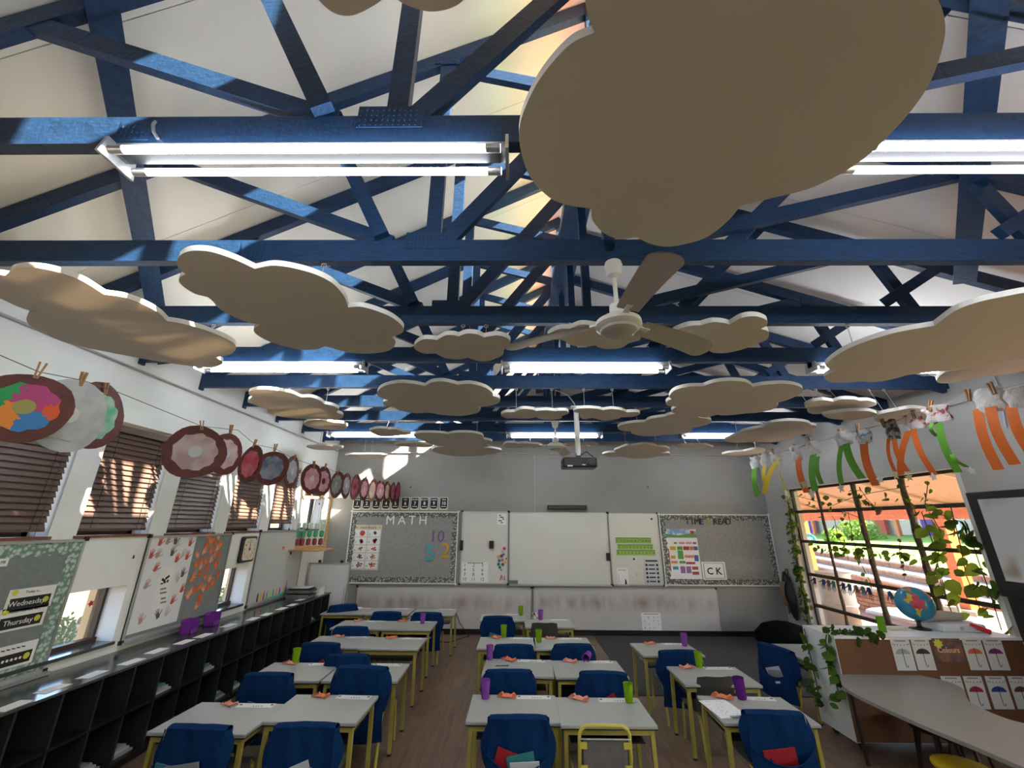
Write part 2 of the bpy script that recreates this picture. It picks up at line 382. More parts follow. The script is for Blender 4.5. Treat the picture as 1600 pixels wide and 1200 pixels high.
# ================================================================== tube lights
mTube = mat('fluorescent tube', (.9, .9, .9), .4, emit=(.90, .95, 1.0, TUBE_W))
def tube_light(x0, x1, ty, label):
    c = (x0+x1)/2; L_ = (x1-x0); z = zt+1.386
    t = thing('tube_light', label, 'light', (c, ty, z), 0, 'twin tube lights')
    MB().box(-L_/2, L_/2, -.028, .028, -.045, 0).build('housing', mat('grey light housing', (.22, .22, .23), .5), t)
    MB().box(-L_/2+.03, L_/2-.03, -.027, .027, -.0475, -.0452).build('darkened_spine', mat('spine darkened against glare', (.022, .022, .024), .5), t)  # near-black sheet added under the housing, offsets tube glare so spine reads grey
    for s in (-1, 1):
        MB().cyl((-L_/2+.03, s*.052, -.062), (L_/2-.03, s*.052, -.062), .0145, n=10).build('tube', mTube, t, True)
        for e in (-1, 1):
            MB().cyl((e*(L_/2-.03), s*.052, -.062), (e*(L_/2-.085), s*.052, -.062), .0165, n=10).build('tube_end', mMetal, t, True)
    for e in (-1, 1):
        MB().prism([(e*L_/2, -.075, -.085), (e*L_/2, .075, -.085), (e*L_/2, .06, 0), (e*L_/2, -.06, 0)], (e*-.012, 0, 0)).build('end_bracket', mMetal, t)
    return t
zl = H+1.32
def txs(p0, p1, y): 
    return onY(p0[0], p0[1], y).x, onY(p1[0], p1[1], y).x
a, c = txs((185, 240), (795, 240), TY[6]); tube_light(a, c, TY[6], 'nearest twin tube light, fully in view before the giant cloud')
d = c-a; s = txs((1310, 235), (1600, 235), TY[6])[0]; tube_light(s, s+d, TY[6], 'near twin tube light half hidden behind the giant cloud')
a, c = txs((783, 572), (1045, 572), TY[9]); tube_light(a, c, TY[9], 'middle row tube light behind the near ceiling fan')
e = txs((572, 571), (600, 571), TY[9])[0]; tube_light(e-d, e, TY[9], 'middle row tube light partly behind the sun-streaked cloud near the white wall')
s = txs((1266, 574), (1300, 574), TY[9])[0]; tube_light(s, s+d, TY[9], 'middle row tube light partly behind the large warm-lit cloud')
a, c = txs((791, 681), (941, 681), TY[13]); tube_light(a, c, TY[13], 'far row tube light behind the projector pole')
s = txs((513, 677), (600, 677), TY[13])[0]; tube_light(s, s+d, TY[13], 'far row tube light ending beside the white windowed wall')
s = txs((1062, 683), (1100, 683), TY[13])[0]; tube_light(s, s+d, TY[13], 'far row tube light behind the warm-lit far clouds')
tube_light(-1.7, -.2, TY[3], 'unseen tube light added behind the viewer on the windowed side')  # this and the next lamp are unseen, added to brighten ceiling and floor
tube_light(.95, 2.45, TY[3], 'unseen tube light added behind the viewer on the display side')
# cable hook on the nearest truss
tag(MB().tube([onY(243, 190, TY[6]-.03), onY(239, 195, TY[6]-.04), onY(240, 206, TY[6]-.04), onY(247, 217, TY[6]-.03)], .006).build('light_cable', mMetal), 'short bent supply cable above the nearest tube light', 'cable')
# ================================================================== ceiling fans
mFan = mat('fan enamel', (.66, .65, .62), .4)
mBlade = mat('fan blade paint', (.40, .38, .35), .45)
def fan(loc, drop, angs, label):
    t = thing('ceiling_fan', label, 'fan', loc, 0, 'three-blade ceiling fans')
    MB().lathe([(.001, 0), (.045, 0), (.05, -.02), (.038, -.085), (.016, -.10), (.001, -.10)], 20).build('canopy', mFan, t, True)
    MB().cyl((0, 0, -.09), (0, 0, -drop+.10), .012, n=12).build('rod', mFan, t, True)
    MB().lathe([(.001, -drop+.13), (.04, -drop+.13), (.042, -drop+.05), (.001, -drop+.05)], 18).build('rod_cover', mFan, t, True)
    MB().lathe([(.001, -drop+.06), (.08, -drop+.055), (.118, -drop+.03), (.122, -drop+.005), (.10, -drop-.012), (.095, -drop-.012)], 28).build('motor_housing', mFan, t, True)
    MB().lathe([(.098, -drop-.010), (.094, -drop-.026), (.07, -drop-.040), (.001, -drop-.046)], 28).build('bottom_cap', mBlade, t, True)
    for an in angs:
        M_ = Matrix.Rotation(R_(an), 4, 'Z')
        def bl(u, v):
            r = .15+u*.50; wv = (.055+.02*u)*(1.0 if u < .86 else max(.04, math.sqrt(max(0, 1-((u-.86)/.14)**2))))
            q = (v-.5)*2*wv
            return M_ @ Vector((r, q, -drop+.02-.22*q-.04*u*u))
        mb = MB().grid(bl, 50, 3); n0 = len(mb.v)
        vs = [Vector(p)+Vector((0, 0, .006)) for p in mb.v]; fs = list(mb.f); mb.add(vs, [tuple(reversed(f)) for f in fs])
        mb.build('blade', mBlade, t, True)
        MB().bar(M_ @ Vector((.08, 0, -drop+.03)), M_ @ Vector((.20, 0, -drop+.022)), .035, .012).build('blade_iron', mFan, t)
p = onY(957, 403, TY[7]); fan((p.x, TY[7], H+1.388), .40, (-86, 157, 25), 'near white ceiling fan with three blades and a cream motor hub')
p = onY(867, 655, TY[12]); fan((p.x, TY[12], H+1.388), .37, (-35, 185, 70), 'far ceiling fan hanging beside the projector pole')
# ================================================================== projector
TP = TY[11]
p = onY(900, 636, TP); pb = onY(903, 712, TP)
t = thing('projector', 'black ceiling projector hanging on a white pole', 'projector', (p.x, TP, 0))
zt_, zb = H+1.388, pb.z
MB().cyl((0, 0, zt_), (0, 0, zb), .032, n=16).build('pole', mWhite, t, True)
MB().box(-.07, .07, -.07, .07, zt_-.012, zt_).build('mount_plate', mWhite, t)
MB().box(-.03, .03, -.02, .02, zb-.03, zb+.03).build('bracket', mBlack, t)
pw = MB().box(-.20, .20, -.13, .13, zb-.155, zb-.035)
o = pw.build('body', mBlack, t); bv = o.modifiers.new('b', 'BEVEL'); bv.width = .02; bv.segments = 3
for i in range(6): MB().box(-.18, .02, -.132, -.13, zb-.06-.012*i-.004, zb-.06-.012*i).build('vent_slat', mSteel, t)
MB().cyl((.12, -.128, zb-.09), (.12, -.16, zb-.09), .035, .038, n=16).build('lens', mDark, t, True)
MB().box(-.15, -.09, -.1325, -.13, zb-.145, zb-.13).build('sticker', mPaper, t)
MB().box(.02, .06, -.1325, -.13, zb-.13, zb-.12).build('sticker', mPaper, t)
MB().tube([(.02, 0, zb+.0), (.10, 0, zb+.05), (.18, .02, zb-.01), (.205, .05, zb-.06)], .006).build('cable', mBlack, t)
tag(MB().tube([onY(868, 610, TP-.05), onY(875, 612, TP-.05), onY(888, 618, TP-.05), onY(897, 630, TP-.05), onY(900, 640, TP-.05)], .006).build('power_cable', mWhite), 'white cable curving from the roof truss to the projector pole', 'cable')
# ================================================================== hanging acoustic clouds
mCloud = mat_trans('cream acoustic felt', (.60, .585, .56), (.70, .59, .46), .18, 90)
mWire = mat('thin steel wire', (.45, .45, .45), .4, .6)
def spline(pts, k=7):
    if len(pts) < 3: return pts[:]
    out = []
    n_ = len(pts)
    for i in range(n_-1):
        p0 = pts[i-1] if i > 0 else (2*pts[0][0]-pts[1][0], 2*pts[0][1]-pts[1][1])
        p1, p2 = pts[i], pts[i+1]
        p3 = pts[i+2] if i+2 < n_ else (2*p2[0]-p1[0], 2*p2[1]-p1[1])
        for s in range(k):
            t = s/k
            out.append(tuple(.5*((2*p1[a])+(-p0[a]+p2[a])*t+(2*p0[a]-5*p1[a]+4*p2[a]-p3[a])*t*t+(-p0[a]+3*p1[a]-3*p2[a]+p3[a])*t**3) for a in (0, 1)))
    return out
def cloud(label, org, segs, z, wires=True, group='hanging clouds', th=.03):
    ox, oy, s = org
    segs = [[(ox+x/s, oy+y/s) for x, y in g] for g in segs]
    outl = []
    for i, g in enumerate(segs):
        outl += spline(g+[segs[(i+1) % len(segs)][0]])
    P = [onZ(px, py, z) for px, py in outl]
    c = sum(P, Vector())/len(P)
    t = thing('hanging_cloud', label, 'cloud panel', c, 0, group)
    bm = bmesh.new(); vs = [bm.verts.new(p-c) for p in P]
    f = bm.faces.new(vs); r = bmesh.ops.extrude_face_region(bm, geom=[f])
    for v in r['geom']:
        if isinstance(v, bmesh.types.BMVert): v.co.z += th
    bmesh.ops.recalc_face_normals(bm, faces=bm.faces)
    bmesh.ops.triangulate(bm, faces=[q for q in bm.faces if len(q.verts) > 4], quad_method='BEAUTY', ngon_method='EAR_CLIP')
    me = bpy.data.meshes.new('panel'); bm.to_mesh(me); bm.free(); me.materials.append(mCloud)
    inst('panel', me, t)
    # two wires up to the nearest truss over the panel
    ys = [p.y for p in P]; y0, y1 = min(ys), max(ys)
    best = min(TY, key=lambda q: abs(q-(y0+y1)/2-.22))
    yw = min(max(best, y0+.04), y1-.04)
    xs = []
    for i in range(len(P)):
        a, b_ = P[i], P[(i+1) % len(P)]
        if (a.y-yw)*(b_.y-yw) < 0: xs.append(a.x+(b_.x-a.x)*(yw-a.y)/(b_.y-a.y))
    if len(xs) >= 2 and wires:
        x0, x1 = min(xs), max(xs)
        for q in (.22, .78):
            x = x0+(x1-x0)*q
            wv = MB().cyl((x-c.x, yw-c.y, th-.002), (x-c.x, best-c.y, H+1.388-c.z), .0022, n=5)
            wv.tube([(x-c.x+.014*math.cos(k), best-c.y, H+1.376-c.z+.014*math.sin(k)) for k in [i*PI/4 for i in range(9)]], .003, 5).build('hanging_wire', mWire, t)
    return t
ZC = H+1.10
cloud('giant cream cloud panel nearest the viewer, over the near tube lights', (800, 0, 2), [[(258, 102), (180, 140), (95, 235), (40, 340), (22, 430), (50, 540), (110, 612), (170, 640)],
 [(248, 652), (252, 690), (290, 730), (340, 748)], [(388, 742), (440, 764), (500, 770), (600, 745), (670, 695)],
 [(715, 643), (800, 622), (940, 585), (1080, 510), (1200, 400), (1300, 270), (1350, 130), (1350, 50), (1325, -10)], [(1280, -60), (1240, -260), (1000, -330), (760, -280)], [(640, -220), (430, -260), (280, -160), (232, -20), (238, 50)]], H+1.08, False)
cloud('cream cloud panel just above the viewer, only two lobes in view', (0, 0, 1), [[(607, -12), (590, 5), (545, 25), (505, 8), (470, -50), (480, -95)], [(500, -120), (600, -170), (700, -150)], [(745, -110), (765, -60), (725, 0), (680, 18), (635, 8)]], H+1.12, False)
cloud('sun-streaked cream cloud panel beside the white windowed wall', (0, 380, 4), [[(50, 205), (70, 168), (170, 152), (320, 170), (500, 230)], [(650, 320), (780, 340), (900, 385), (990, 435)],
 [(1045, 487), (1150, 505), (1300, 550), (1430, 605), (1475, 650), (1440, 695)], [(1345, 713), (1388, 740), (1370, 765), (1280, 778), (1000, 740), (750, 695), (480, 640), (330, 590)],
 [(235, 540), (180, 510), (165, 470), (185, 442)], [(240, 435), (120, 400), (0, 345), (-130, 285), (-160, 215), (-60, 192)]], H+1.15)
cloud('large grey-lit cream cloud panel under the second truss, left of the ceiling fan', (140, 380, 3.2), [[(480, 155), (442, 120), (445, 70), (500, 40), (600, 42), (720, 80)], [(825, 128), (930, 112), (1080, 140), (1200, 190), (1270, 260)],
 [(1292, 320), (1370, 320), (1490, 360), (1560, 410), (1565, 445)], [(1512, 470), (1530, 495), (1500, 535), (1400, 552), (1290, 545)], [(1178, 515), (1130, 531), (1040, 530), (920, 500), (840, 460), (820, 430)],
 [(852, 408), (760, 385), (660, 335), (615, 290)], [(592, 270), (520, 250), (455, 205), (448, 175)]], H+1.14)
cloud('large warm-lit cream cloud panel above the tall window side, nearest on that side', (0, 0, 1), [[(1460, 509), (1500, 482), (1560, 465), (1640, 455), (1700, 480), (1690, 520)], [(1680, 540), (1600, 560), (1508, 576), (1450, 582)],
 [(1418, 586), (1392, 593), (1366, 597)], [(1346, 596), (1310, 598), (1292, 595), (1289, 588)], [(1306, 579), (1296, 577), (1292, 568), (1325, 545), (1390, 522)]], H+1.06)
cloud('cream cloud panel tucked behind the large warm-lit cloud near the orange paper legs', (0, 0, 1), [[(1500, 578), (1476, 582), (1464, 593), (1468, 598.5), (1490, 598)], [(1522, 590), (1550, 587), (1580, 584)], [(1620, 575), (1640, 568), (1580, 566)]], H+1.12)
cloud('cream cloud panel overlapped by the tip of the near fan blade', (640, 400, 5), [[(205, 762), (110, 762), (40, 725), (45, 690), (110, 650)], [(215, 655), (280, 620), (340, 618)], [(380, 628), (450, 605), (530, 612)],
 [(580, 635), (680, 620), (760, 640), (788, 680)], [(735, 735), (730, 770), (690, 795)], [(675, 798), (640, 815), (560, 822), (490, 808)], [(455, 795), (380, 808), (290, 800), (240, 782)]], ZC)
cloud('cream cloud panel half hidden behind the near fan hub', (780, 480, 3.636), [[(400, 122), (470, 98), (560, 108), (680, 120)], [(720, 130), (790, 150), (800, 185)], [(735, 205), (690, 232), (610, 238), (565, 228)],
 [(548, 218), (470, 225), (400, 212), (375, 195)], [(350, 185), (290, 182), (275, 165), (300, 140), (350, 122)]], ZC+.05)
cloud('cream cloud panel touching the right blade tip of the near fan', (780, 480, 3.636), [[(1145, 102), (1210, 85), (1270, 88)], [(1310, 98), (1380, 60), (1460, 52), (1520, 75), (1518, 105)], [(1488, 122), (1530, 140), (1525, 180), (1475, 205)],
 [(1460, 212), (1380, 240), (1290, 260), (1215, 258), (1190, 240)], [(1195, 225), (1140, 240), (1060, 240), (990, 205), (968, 170), (990, 140), (1070, 108)]], ZC)
cloud('broad cream cloud panel in the middle, right below the fourth and fifth trusses', (570, 580, 5.333), [[(500, 125), (560, 92), (650, 85), (730, 100)], [(775, 112), (880, 105), (1000, 135), (1063, 180)], [(1065, 205), (1120, 225), (1120, 260), (1060, 285)],
 [(950, 300), (965, 320), (930, 350), (800, 372), (650, 365), (560, 350)], [(520, 345), (420, 350), (300, 330), (255, 308)], [(235, 303), (170, 285), (150, 265), (165, 250)], [(200, 245), (120, 215), (102, 180), (150, 130), (270, 100), (400, 105)]], ZC)
cloud('streaky sunlit cream cloud panel close to the white wall, above the red paper doughnut', (370, 590, 5.333), [[(130, 155), (100, 140), (110, 115), (200, 97), (330, 107), (450, 130)], [(535, 165), (620, 165), (690, 190)], [(730, 220), (800, 235), (850, 262)],
 [(830, 290), (880, 310), (880, 335), (820, 348), (600, 345), (420, 335), (310, 312)], [(250, 285), (252, 275)], [(255, 265), (170, 235), (100, 210), (92, 190), (115, 172)]], ZC)
cloud('small cream cloud panel just behind the streaky sunlit one by the white wall', (370, 590, 5.333), [[(600, 360), (680, 350), (770, 365)], [(810, 375), (880, 380), (925, 405)], [(900, 408), (915, 425), (860, 435), (740, 432), (650, 425)], [(640, 420), (580, 405), (555, 385), (580, 368)]], ZC+.06)
cloud('thin grey cream cloud panel against the white wall near the room corner', (370, 590, 5.333), [[(580, 580), (660, 572)], [(680, 565), (740, 565), (790, 575)], [(800, 578), (850, 578), (888, 585), (850, 600), (760, 605), (650, 600)]], ZC)
cloud('thin bright cream cloud panel before the sun patch on the grey wall', (370, 590, 5.333), [[(900, 648), (960, 640), (1040, 640)], [(1100, 638), (1180, 640), (1253, 648), (1220, 660), (1160, 668)], [(1110, 672), (1050, 672), (1000, 662), (940, 658)]], ZC-.02)
cloud('small cream cloud panel on two long bright wires, before the far tube light', (370, 590, 5.333), [[(1105, 440), (1160, 425), (1220, 424)], [(1265, 430), (1330, 430)], [(1380, 450), (1448, 460), (1430, 475), (1360, 482), (1290, 490)], [(1250, 492), (1180, 485), (1130, 460)]], ZC+.02)
cloud('thin sunlit cream cloud panel right above the sun patch', (570, 580, 5.333), [[(245, 612), (320, 600), (440, 600)], [(450, 602), (520, 610), (568, 620), (520, 633), (400, 630), (300, 625)]], ZC)
cloud('mid-size cream cloud panel above the grey maths board, nearer of an overlapping two', (570, 580, 5.333), [[(405, 540), (450, 515), (560, 512), (650, 518)], [(690, 525), (760, 512), (880, 512), (970, 530), (990, 555)], [(992, 567), (1058, 583), (1050, 602)],
 [(1020, 610), (1028, 625), (940, 645), (800, 655), (720, 648)], [(670, 630), (600, 620), (540, 605), (508, 590)], [(498, 578), (440, 562)]], ZC)
cloud('cream cloud panel above the grey maths board, farther of an overlapping two', (570, 580, 5.333), [[(555, 650), (600, 632), (680, 630)], [(720, 640), (850, 645), (950, 637)], [(962, 637), (1060, 640), (1138, 660), (1100, 682)], [(1080, 688), (1000, 700), (900, 710), (780, 710)], [(720, 703), (640, 692), (580, 672)]], ZC+.06)
cloud('cream cloud panel left of the projector pole top', (770, 580, 5.333), [[(180, 340), (240, 315), (320, 318)], [(360, 330), (450, 325), (520, 332)], [(545, 328), (610, 330), (632, 350), (595, 366)], [(575, 375), (568, 393), (480, 405), (400, 400)], [(360, 385), (300, 395), (240, 395)], [(180, 392), (110, 392), (68, 370), (100, 345)]], ZC)
cloud('cream cloud panel right of the projector pole top', (770, 580, 5.333), [[(735, 352), (672, 338), (700, 315), (790, 308), (880, 315)], [(915, 325), (990, 315), (1070, 325)], [(1115, 342), (1190, 340), (1228, 355), (1180, 378), (1110, 384)], [(1070, 385), (1030, 400), (930, 412), (850, 395)], [(830, 390), (760, 400), (725, 380)]], ZC+.03)
cloud('low-slung cream cloud panel with its far lobes behind the biggest mid-room cloud', (960, 580, 5), [[(240, 398), (280, 372), (390, 355)], [(402, 350), (440, 338), (520, 335), (620, 345)], [(660, 360), (740, 375), (757, 395), (720, 420)], [(600, 448), (607, 462), (570, 482), (480, 492)], [(395, 497), (300, 508), (200, 505), (135, 487)], [(142, 472), (60, 465), (25, 442), (60, 418), (150, 402)]], ZC+.05)
cloud('biggest mid-room cream cloud panel, shaded to peach at its window end', (960, 580, 5), [[(695, 118), (780, 88), (900, 75), (1010, 82), (1060, 102)], [(1082, 122), (1180, 105), (1320, 98), (1430, 115), (1474, 145), (1440, 185), (1350, 225)], [(1270, 248), (1278, 268), (1230, 300), (1130, 322)], [(1030, 330), (930, 342), (840, 345)],
 [(810, 340), (770, 348), (735, 358)], [(700, 362), (600, 350), (490, 338), (445, 315), (465, 290)], [(490, 278), (420, 270), (402, 248), (420, 228)], [(445, 218), (428, 195), (470, 150), (570, 122)]], ZC)
cloud('peach-lit cream cloud panel before the corner of the white window wall', (960, 580, 5), [[(960, 495), (1000, 470), (1080, 450)], [(1155, 438), (1220, 405), (1350, 388), (1460, 392), (1520, 405)], [(1535, 418), (1580, 428), (1570, 445)], [(1550, 455), (1560, 470), (1500, 490)], [(1440, 500), (1380, 530), (1250, 555), (1150, 555)], [(1080, 553), (980, 560), (900, 555), (862, 540), (900, 520)]], ZC)
cloud('peach-lit cream cloud panel above the string of green paper legs', (1120, 600, 5.333), [[(750, 205), (735, 180), (790, 150), (880, 135), (945, 143)], [(970, 148), (1040, 128), (1140, 128)], [(1190, 140), (1270, 140), (1333, 165), (1290, 190), (1190, 205)], [(1110, 218), (1070, 235), (960, 240), (870, 248)], [(850, 250), (800, 250), (760, 235)]], ZC-.02)
cloud('grey-lit cream cloud panel just behind the peach-lit one above the green paper legs', (1120, 600, 5.333), [[(880, 260), (920, 250), (1000, 240), (1100, 228), (1250, 225)], [(1300, 235), (1335, 250)], [(1300, 270), (1150, 300), (1030, 298), (930, 285)]], ZC-.1)
cloud('peach-lit cream cloud panel behind the dark-bodied paper figure', (0, 0, 1), [[(1366, 655), (1376, 647), (1400, 642)], [(1404, 641), (1424, 638), (1446, 640)], [(1450, 645), (1462, 652), (1440, 659)], [(1435, 661), (1400, 663), (1374, 660)]], ZC-.12)
cloud('cream cloud panel right of the projector, before the grey wall', (770, 580, 5.333), [[(1025, 675), (1012, 660), (1060, 640)], [(1068, 635), (1120, 620), (1160, 622)], [(1175, 620), (1250, 608), (1330, 615), (1358, 626)], [(1365, 630), (1440, 635), (1475, 655), (1440, 673)], [(1400, 680), (1470, 685), (1465, 705), (1410, 708)], [(1380, 708), (1280, 726), (1160, 726), (1080, 712)], [(1070, 710), (980, 714), (912, 697), (950, 680)]], ZC)
cloud('thin cream cloud panel left of the far fan hub', (770, 580, 5.333), [[(80, 625), (110, 600), (170, 597)], [(210, 605), (260, 600), (310, 604)], [(320, 605), (380, 610), (415, 625), (360, 638), (220, 636)], [(200, 635), (140, 640)]], ZC-.02)
cloud('thin cream cloud panel behind the projector pole and far fan', (770, 580, 5.333), [[(630, 615), (720, 605), (765, 613)], [(775, 620), (810, 630), (760, 640), (650, 632)]], ZC)
cloud('thin cream cloud panel under the far tube light by the right', (960, 580, 5), [[(490, 595), (530, 580), (600, 578)], [(620, 580), (700, 575), (742, 583)], [(750, 588), (775, 595), (700, 605), (560, 605)]], ZC)
cloud('narrow grey cream cloud panel above the timed reading board', (960, 580, 5), [[(840, 650), (900, 635), (1000, 628)], [(1020, 625), (1100, 608), (1170, 614)], [(1180, 622), (1150, 640), (1050, 655), (900, 660)]], ZC-.02)
# ================================================================== left wall : windows and blinds
mBlind = mat('dark brown blind slat', (.105, .062, .050), .42, noise=(40, .12, (1, 1, 1)), spec=.5)
mFrame = mat('brown window frame', (.06, .035, .026), .5)
slat_me = MB().box(-.0015, .0015, 0, WIN_W-.03, -.026, .026).mesh('slat', mBlind)
wl = ['nearest high window with a brown slatted blind', 'second high window', 'third high window', 'fourth high window', 'fifth high window', 'corner high window above the abacus']
for k in range(1, 10):
    y = WIN_Y[k]
    wn = structure('window_%d' % (10+k), MB().box(XL-.20, XL-.16, y, y+.035, WZ0, WZ1).box(XL-.20, XL-.16, y+WIN_W-.035, y+WIN_W, WZ0, WZ1).box(XL-.20, XL-.16, y, y+WIN_W, WZ1-.035, WZ1).box(XL-.20, XL-.16, y, y+WIN_W, WZ0, WZ0+.035).box(XL-.19, XL-.17, y+.32, y+.345, WZ0, WZ1), mFrame)
    MB().box(XL-.182, XL-.178, y+.035, y+WIN_W-.035, WZ0+.035, WZ1-.035).build('pane', mGlass, wn)
    MB().box(XL-.14, XL+.012, y-.02, y+WIN_W+.02, WZ0-.018, WZ0+.002).build('sill_tile', mTile, wn)
    if k < 2: continue
    bt = WZ1-.03; bb = WZ0+.055
    if k == 8: bb = WZ0+.11
    if k == 9: bb = WZ0+.52
    lab = {2: 'brown slatted blind behind the viewer-side board', 3: 'brown slatted blind above the weekday board, nearest the viewer', 4: 'brown slatted blind with the largest pink sun patches', 5: 'brown slatted blind right behind the big pale pink paper doughnut',
           6: 'brown slatted blind above the clock', 7: 'brown slatted blind behind the grey blue paper doughnut', 8: 'brown slatted blind with zigzag sun stripes, raised a little at its sill', 9: 'short raised blind above the abacus in the corner window'}[k]
    t = thing('window_blind', lab, 'blind', (XL-.035, y+.015, 0), 0, 'brown slatted blinds')
    MB().box(-.03, .025, 0, WIN_W-.03, bt-.055, bt).build('headrail', mBlind, t)
    MB().box(-.014, .014, 0, WIN_W-.03, bb-.02, bb).build('bottom_rail', mBlind, t)
    zz = bt-.075; nsl = int((zz-bb)/.0445)
    for i in range(nsl+1):
        o = inst('slat', slat_me, t, (0, 0, zz-i*.0445), (0, R_(-24), 0))
    for yy in (.10, WIN_W-.13):
        MB().box(.012, .0135, yy-.002, yy+.002, bb, bt-.05).build('ladder_cord', mDark, t)
    cl = {3: .98, 5: .36, 7: .42}.get(k, .12)
    MB().tube([(.028, WIN_W-.10, bt-.04), (.03, WIN_W-.10, bb-cl*.3), (.03, WIN_W-.10, bb-cl*.62)], .0018, 5).build('pull_cord', mDark, t)
    MB().lathe([(.002, 0), (.008, -.01), (.012, -.035), (.002, -.04)], 10, (.03, WIN_W-.10, bb-cl*.62)).build('cord_tassel', mBlack, t, True)
# low windows
mTan = mat('tan painted brick post', (.60, .40, .20), .7, noise=(4, .08))
for q, (hw, num) in enumerate([(lowA, 20), (lowB, 21)]):
    y0, y1, z0, z1 = hw
    wn = structure('window_%d' % num, MB().box(XL-.20, XL-.16, y0, y0+.02, z0, z1).box(XL-.20, XL-.16, y1-.025, y1, z0, z1).box(XL-.20, XL-.16, y0, y1, z1-.015, z1).box(XL-.20, XL-.14, y0, y1, z0, z0+.035), mFrame)
    MB().box(XL-.182, XL-.178, y0+.02, y1-.025, z0+.035, z1-.015).build('pane', mGlass, wn)
    MB().box(XL-.14, XL+.03, y0, y1, z0-.02, z0+.004).build('sill_tile', mShelfTop, wn)
# window stickers : small red crab and white seahorse on the first low window
a = onX(143, 943, XL-.172)
MB().poly([(XL-.1765, a.y+.030*math.cos(i*PI/5)*(1 if i % 2 else .55), a.z+.03*math.sin(i*PI/5)*(1 if i % 2 else .5)) for i in range(10)]).build('window_sticker', mRed, bpy.data.objects['window_20'])
# ------------------------------------------------------------------ boards on the left wall
mFloral = pattern(mat('green floral border paper', (.5, .6, .5), .8), 'voronoi', 34, (.52, .60, .56), (.15, .27, .22), .3, .62)
mFloralG = pattern(mat('grey floral border paper', (.5, .5, .5), .8), 'voronoi', 30, (.46, .46, .44), (.10, .11, .10), .25, .55)
def frame_board(t, wd, ht, surf, frame=.02, fm=None, th=.022):
    fm = fm or mMetal
    MB().box(-wd/2, wd/2, -.012, 0, -ht/2, ht/2).build('surface', surf, t)
    mb = MB()
    mb.box(-wd/2, wd/2, -th, 0, ht/2-frame, ht/2).box(-wd/2, wd/2, -th, 0, -ht/2, -ht/2+frame)
    mb.box(-wd/2, -wd/2+frame, -th, 0, -ht/2+frame, ht/2-frame).box(wd/2-frame, wd/2, -th, 0, -ht/2+frame, ht/2-frame)
    mb.build('frame', fm, t)
    for sx in (-1, 1):
        for sz in (-1, 1): MB().box(sx*wd/2-.016, sx*wd/2+.016, -th-.003, 0, sz*ht/2-.016, sz*ht/2+.016).build('corner_cap', mBlack if fm is mMetal else fm, t)
def scallop_border(t, wd, ht, m, b=.085, inset=.02, y=-.0135, step=.085):
    w2, h2 = wd/2-inset, ht/2-inset
    for nm, a0, a1, horiz, sgn in (('border_strip', -w2, w2, True, 1), ('border_strip', -w2, w2, True, -1), ('border_strip', -h2, h2, False, 1), ('border_strip', -h2, h2, False, -1)):
        nn = max(4, int((a1-a0)/step)); pts = []
        for i in range(nn):
            for j in range(5):
                u = (i+j/5)/nn; s_ = a0+(a1-a0)*u; d = b*(.72+.28*math.sin(PI*j/5))
                pts.append((s_, d))
        pts.append((a1, b*.72))
        if horiz: P = [(x, y, sgn*(h2-d)) for x, d in pts]+[(a1, y, sgn*h2), (a0, y, sgn*h2)]
        else: P = [(sgn*(w2-d), y-.0006, x) for x, d in pts]+[(sgn*w2, y-.0006, a1), (sgn*w2, y-.0006, a0)]
        MB().prism(P, (0, -.001, 0)).build(nm, m, t)
def paper(t, wd, ht, x, z, m=None, name='sheet', y=-.0125, th=.0012, ry=0):
    o = MB().box(-wd/2, wd/2, -th, 0, -ht/2, ht/2).build(name, m or mPaper, t); o.location = (x, y, z); o.rotation_euler = (0, ry, 0); return o
# weekday board
h1 = (onX(131, 842, XL).y+onX(66, 1050, XL).y)/2; z1 = onX(131, 842, XL).z; z0 = onX(66, 1048, XL).z
wdB = 1.75; htB = z1-z0
t = thing('pinboard', 'grey pinboard with green floral border and weekday cards, nearest on the windowed wall', 'board', wloc('left', h1-wdB/2, (z0+z1)/2), R_(90)); WB = t
frame_board(t, wdB, htB, mPinL); scallop_border(t, wdB, htB, mFloral, .09)
MB().box(-wdB/2, wdB/2, -.07, 0, -htB/2-.02, -htB/2).build('pen_tray', mMetal, t)
def onboard(t, px, py): # local x,z of a pixel on the left wall
    p = onX(px, py, XL+.012); return p.y-t.location.y, p.z-t.location.z
mYel = mat('yellow ink', (.62, .60, .06), .7)
def day_card(px, py, head, body, label, wd=.30, ht=.145):
    x, z = onboard(WB, px, py)
    c = thing('weekday_card', label, 'card', WB.location+Vector((.0135, x, z)), R_(90), 'weekday cards')
    paper(c, wd, ht, 0, 0, y=0, name='card'); paper(c, wd*.86, ht*.50, 0, -ht*.15, mInk, 'black_panel', y=-.0013)
    if head:
        text(head, ht*.17, mInk, c, 0, -.0016, ht*.32); text(body, ht*.33, mPaper, c, -wd*.06, -.003, -ht*.15)
    else:
        for k in range(5): paper(c, wd*.08, ht*.05, wd*(-.2+.1*k), ht*.32, mInk, 'print_mark', -.0013, .0004, .2)
        for k in range(6): paper(c, wd*.05, ht*.10, wd*(-.22+.085*k), -ht*.15, mPaper, 'print_mark', -.0026, .0004, .3)
    MB().prism(disc_pts(wd*.33, -.0028, -ht*.13, ht*.14), (0, -.0006, 0)).build('lemon', mYel, c)
    MB().prism(disc_pts(-wd*.38, -.0014, ht*.36, ht*.13), (0, -.0006, 0)).build('lemon', mYel, c)
day_card(48, 935, 'Today is...', 'Wednesday', 'white card reading Today is Wednesday on the weekday board')
day_card(34, 965, 'Tomorrow will be...', 'Thursday', 'white card reading Tomorrow will be Thursday on the weekday board')
day_card(16, 1026, '', '', 'white card with a black panel near the lower border of the weekday board')
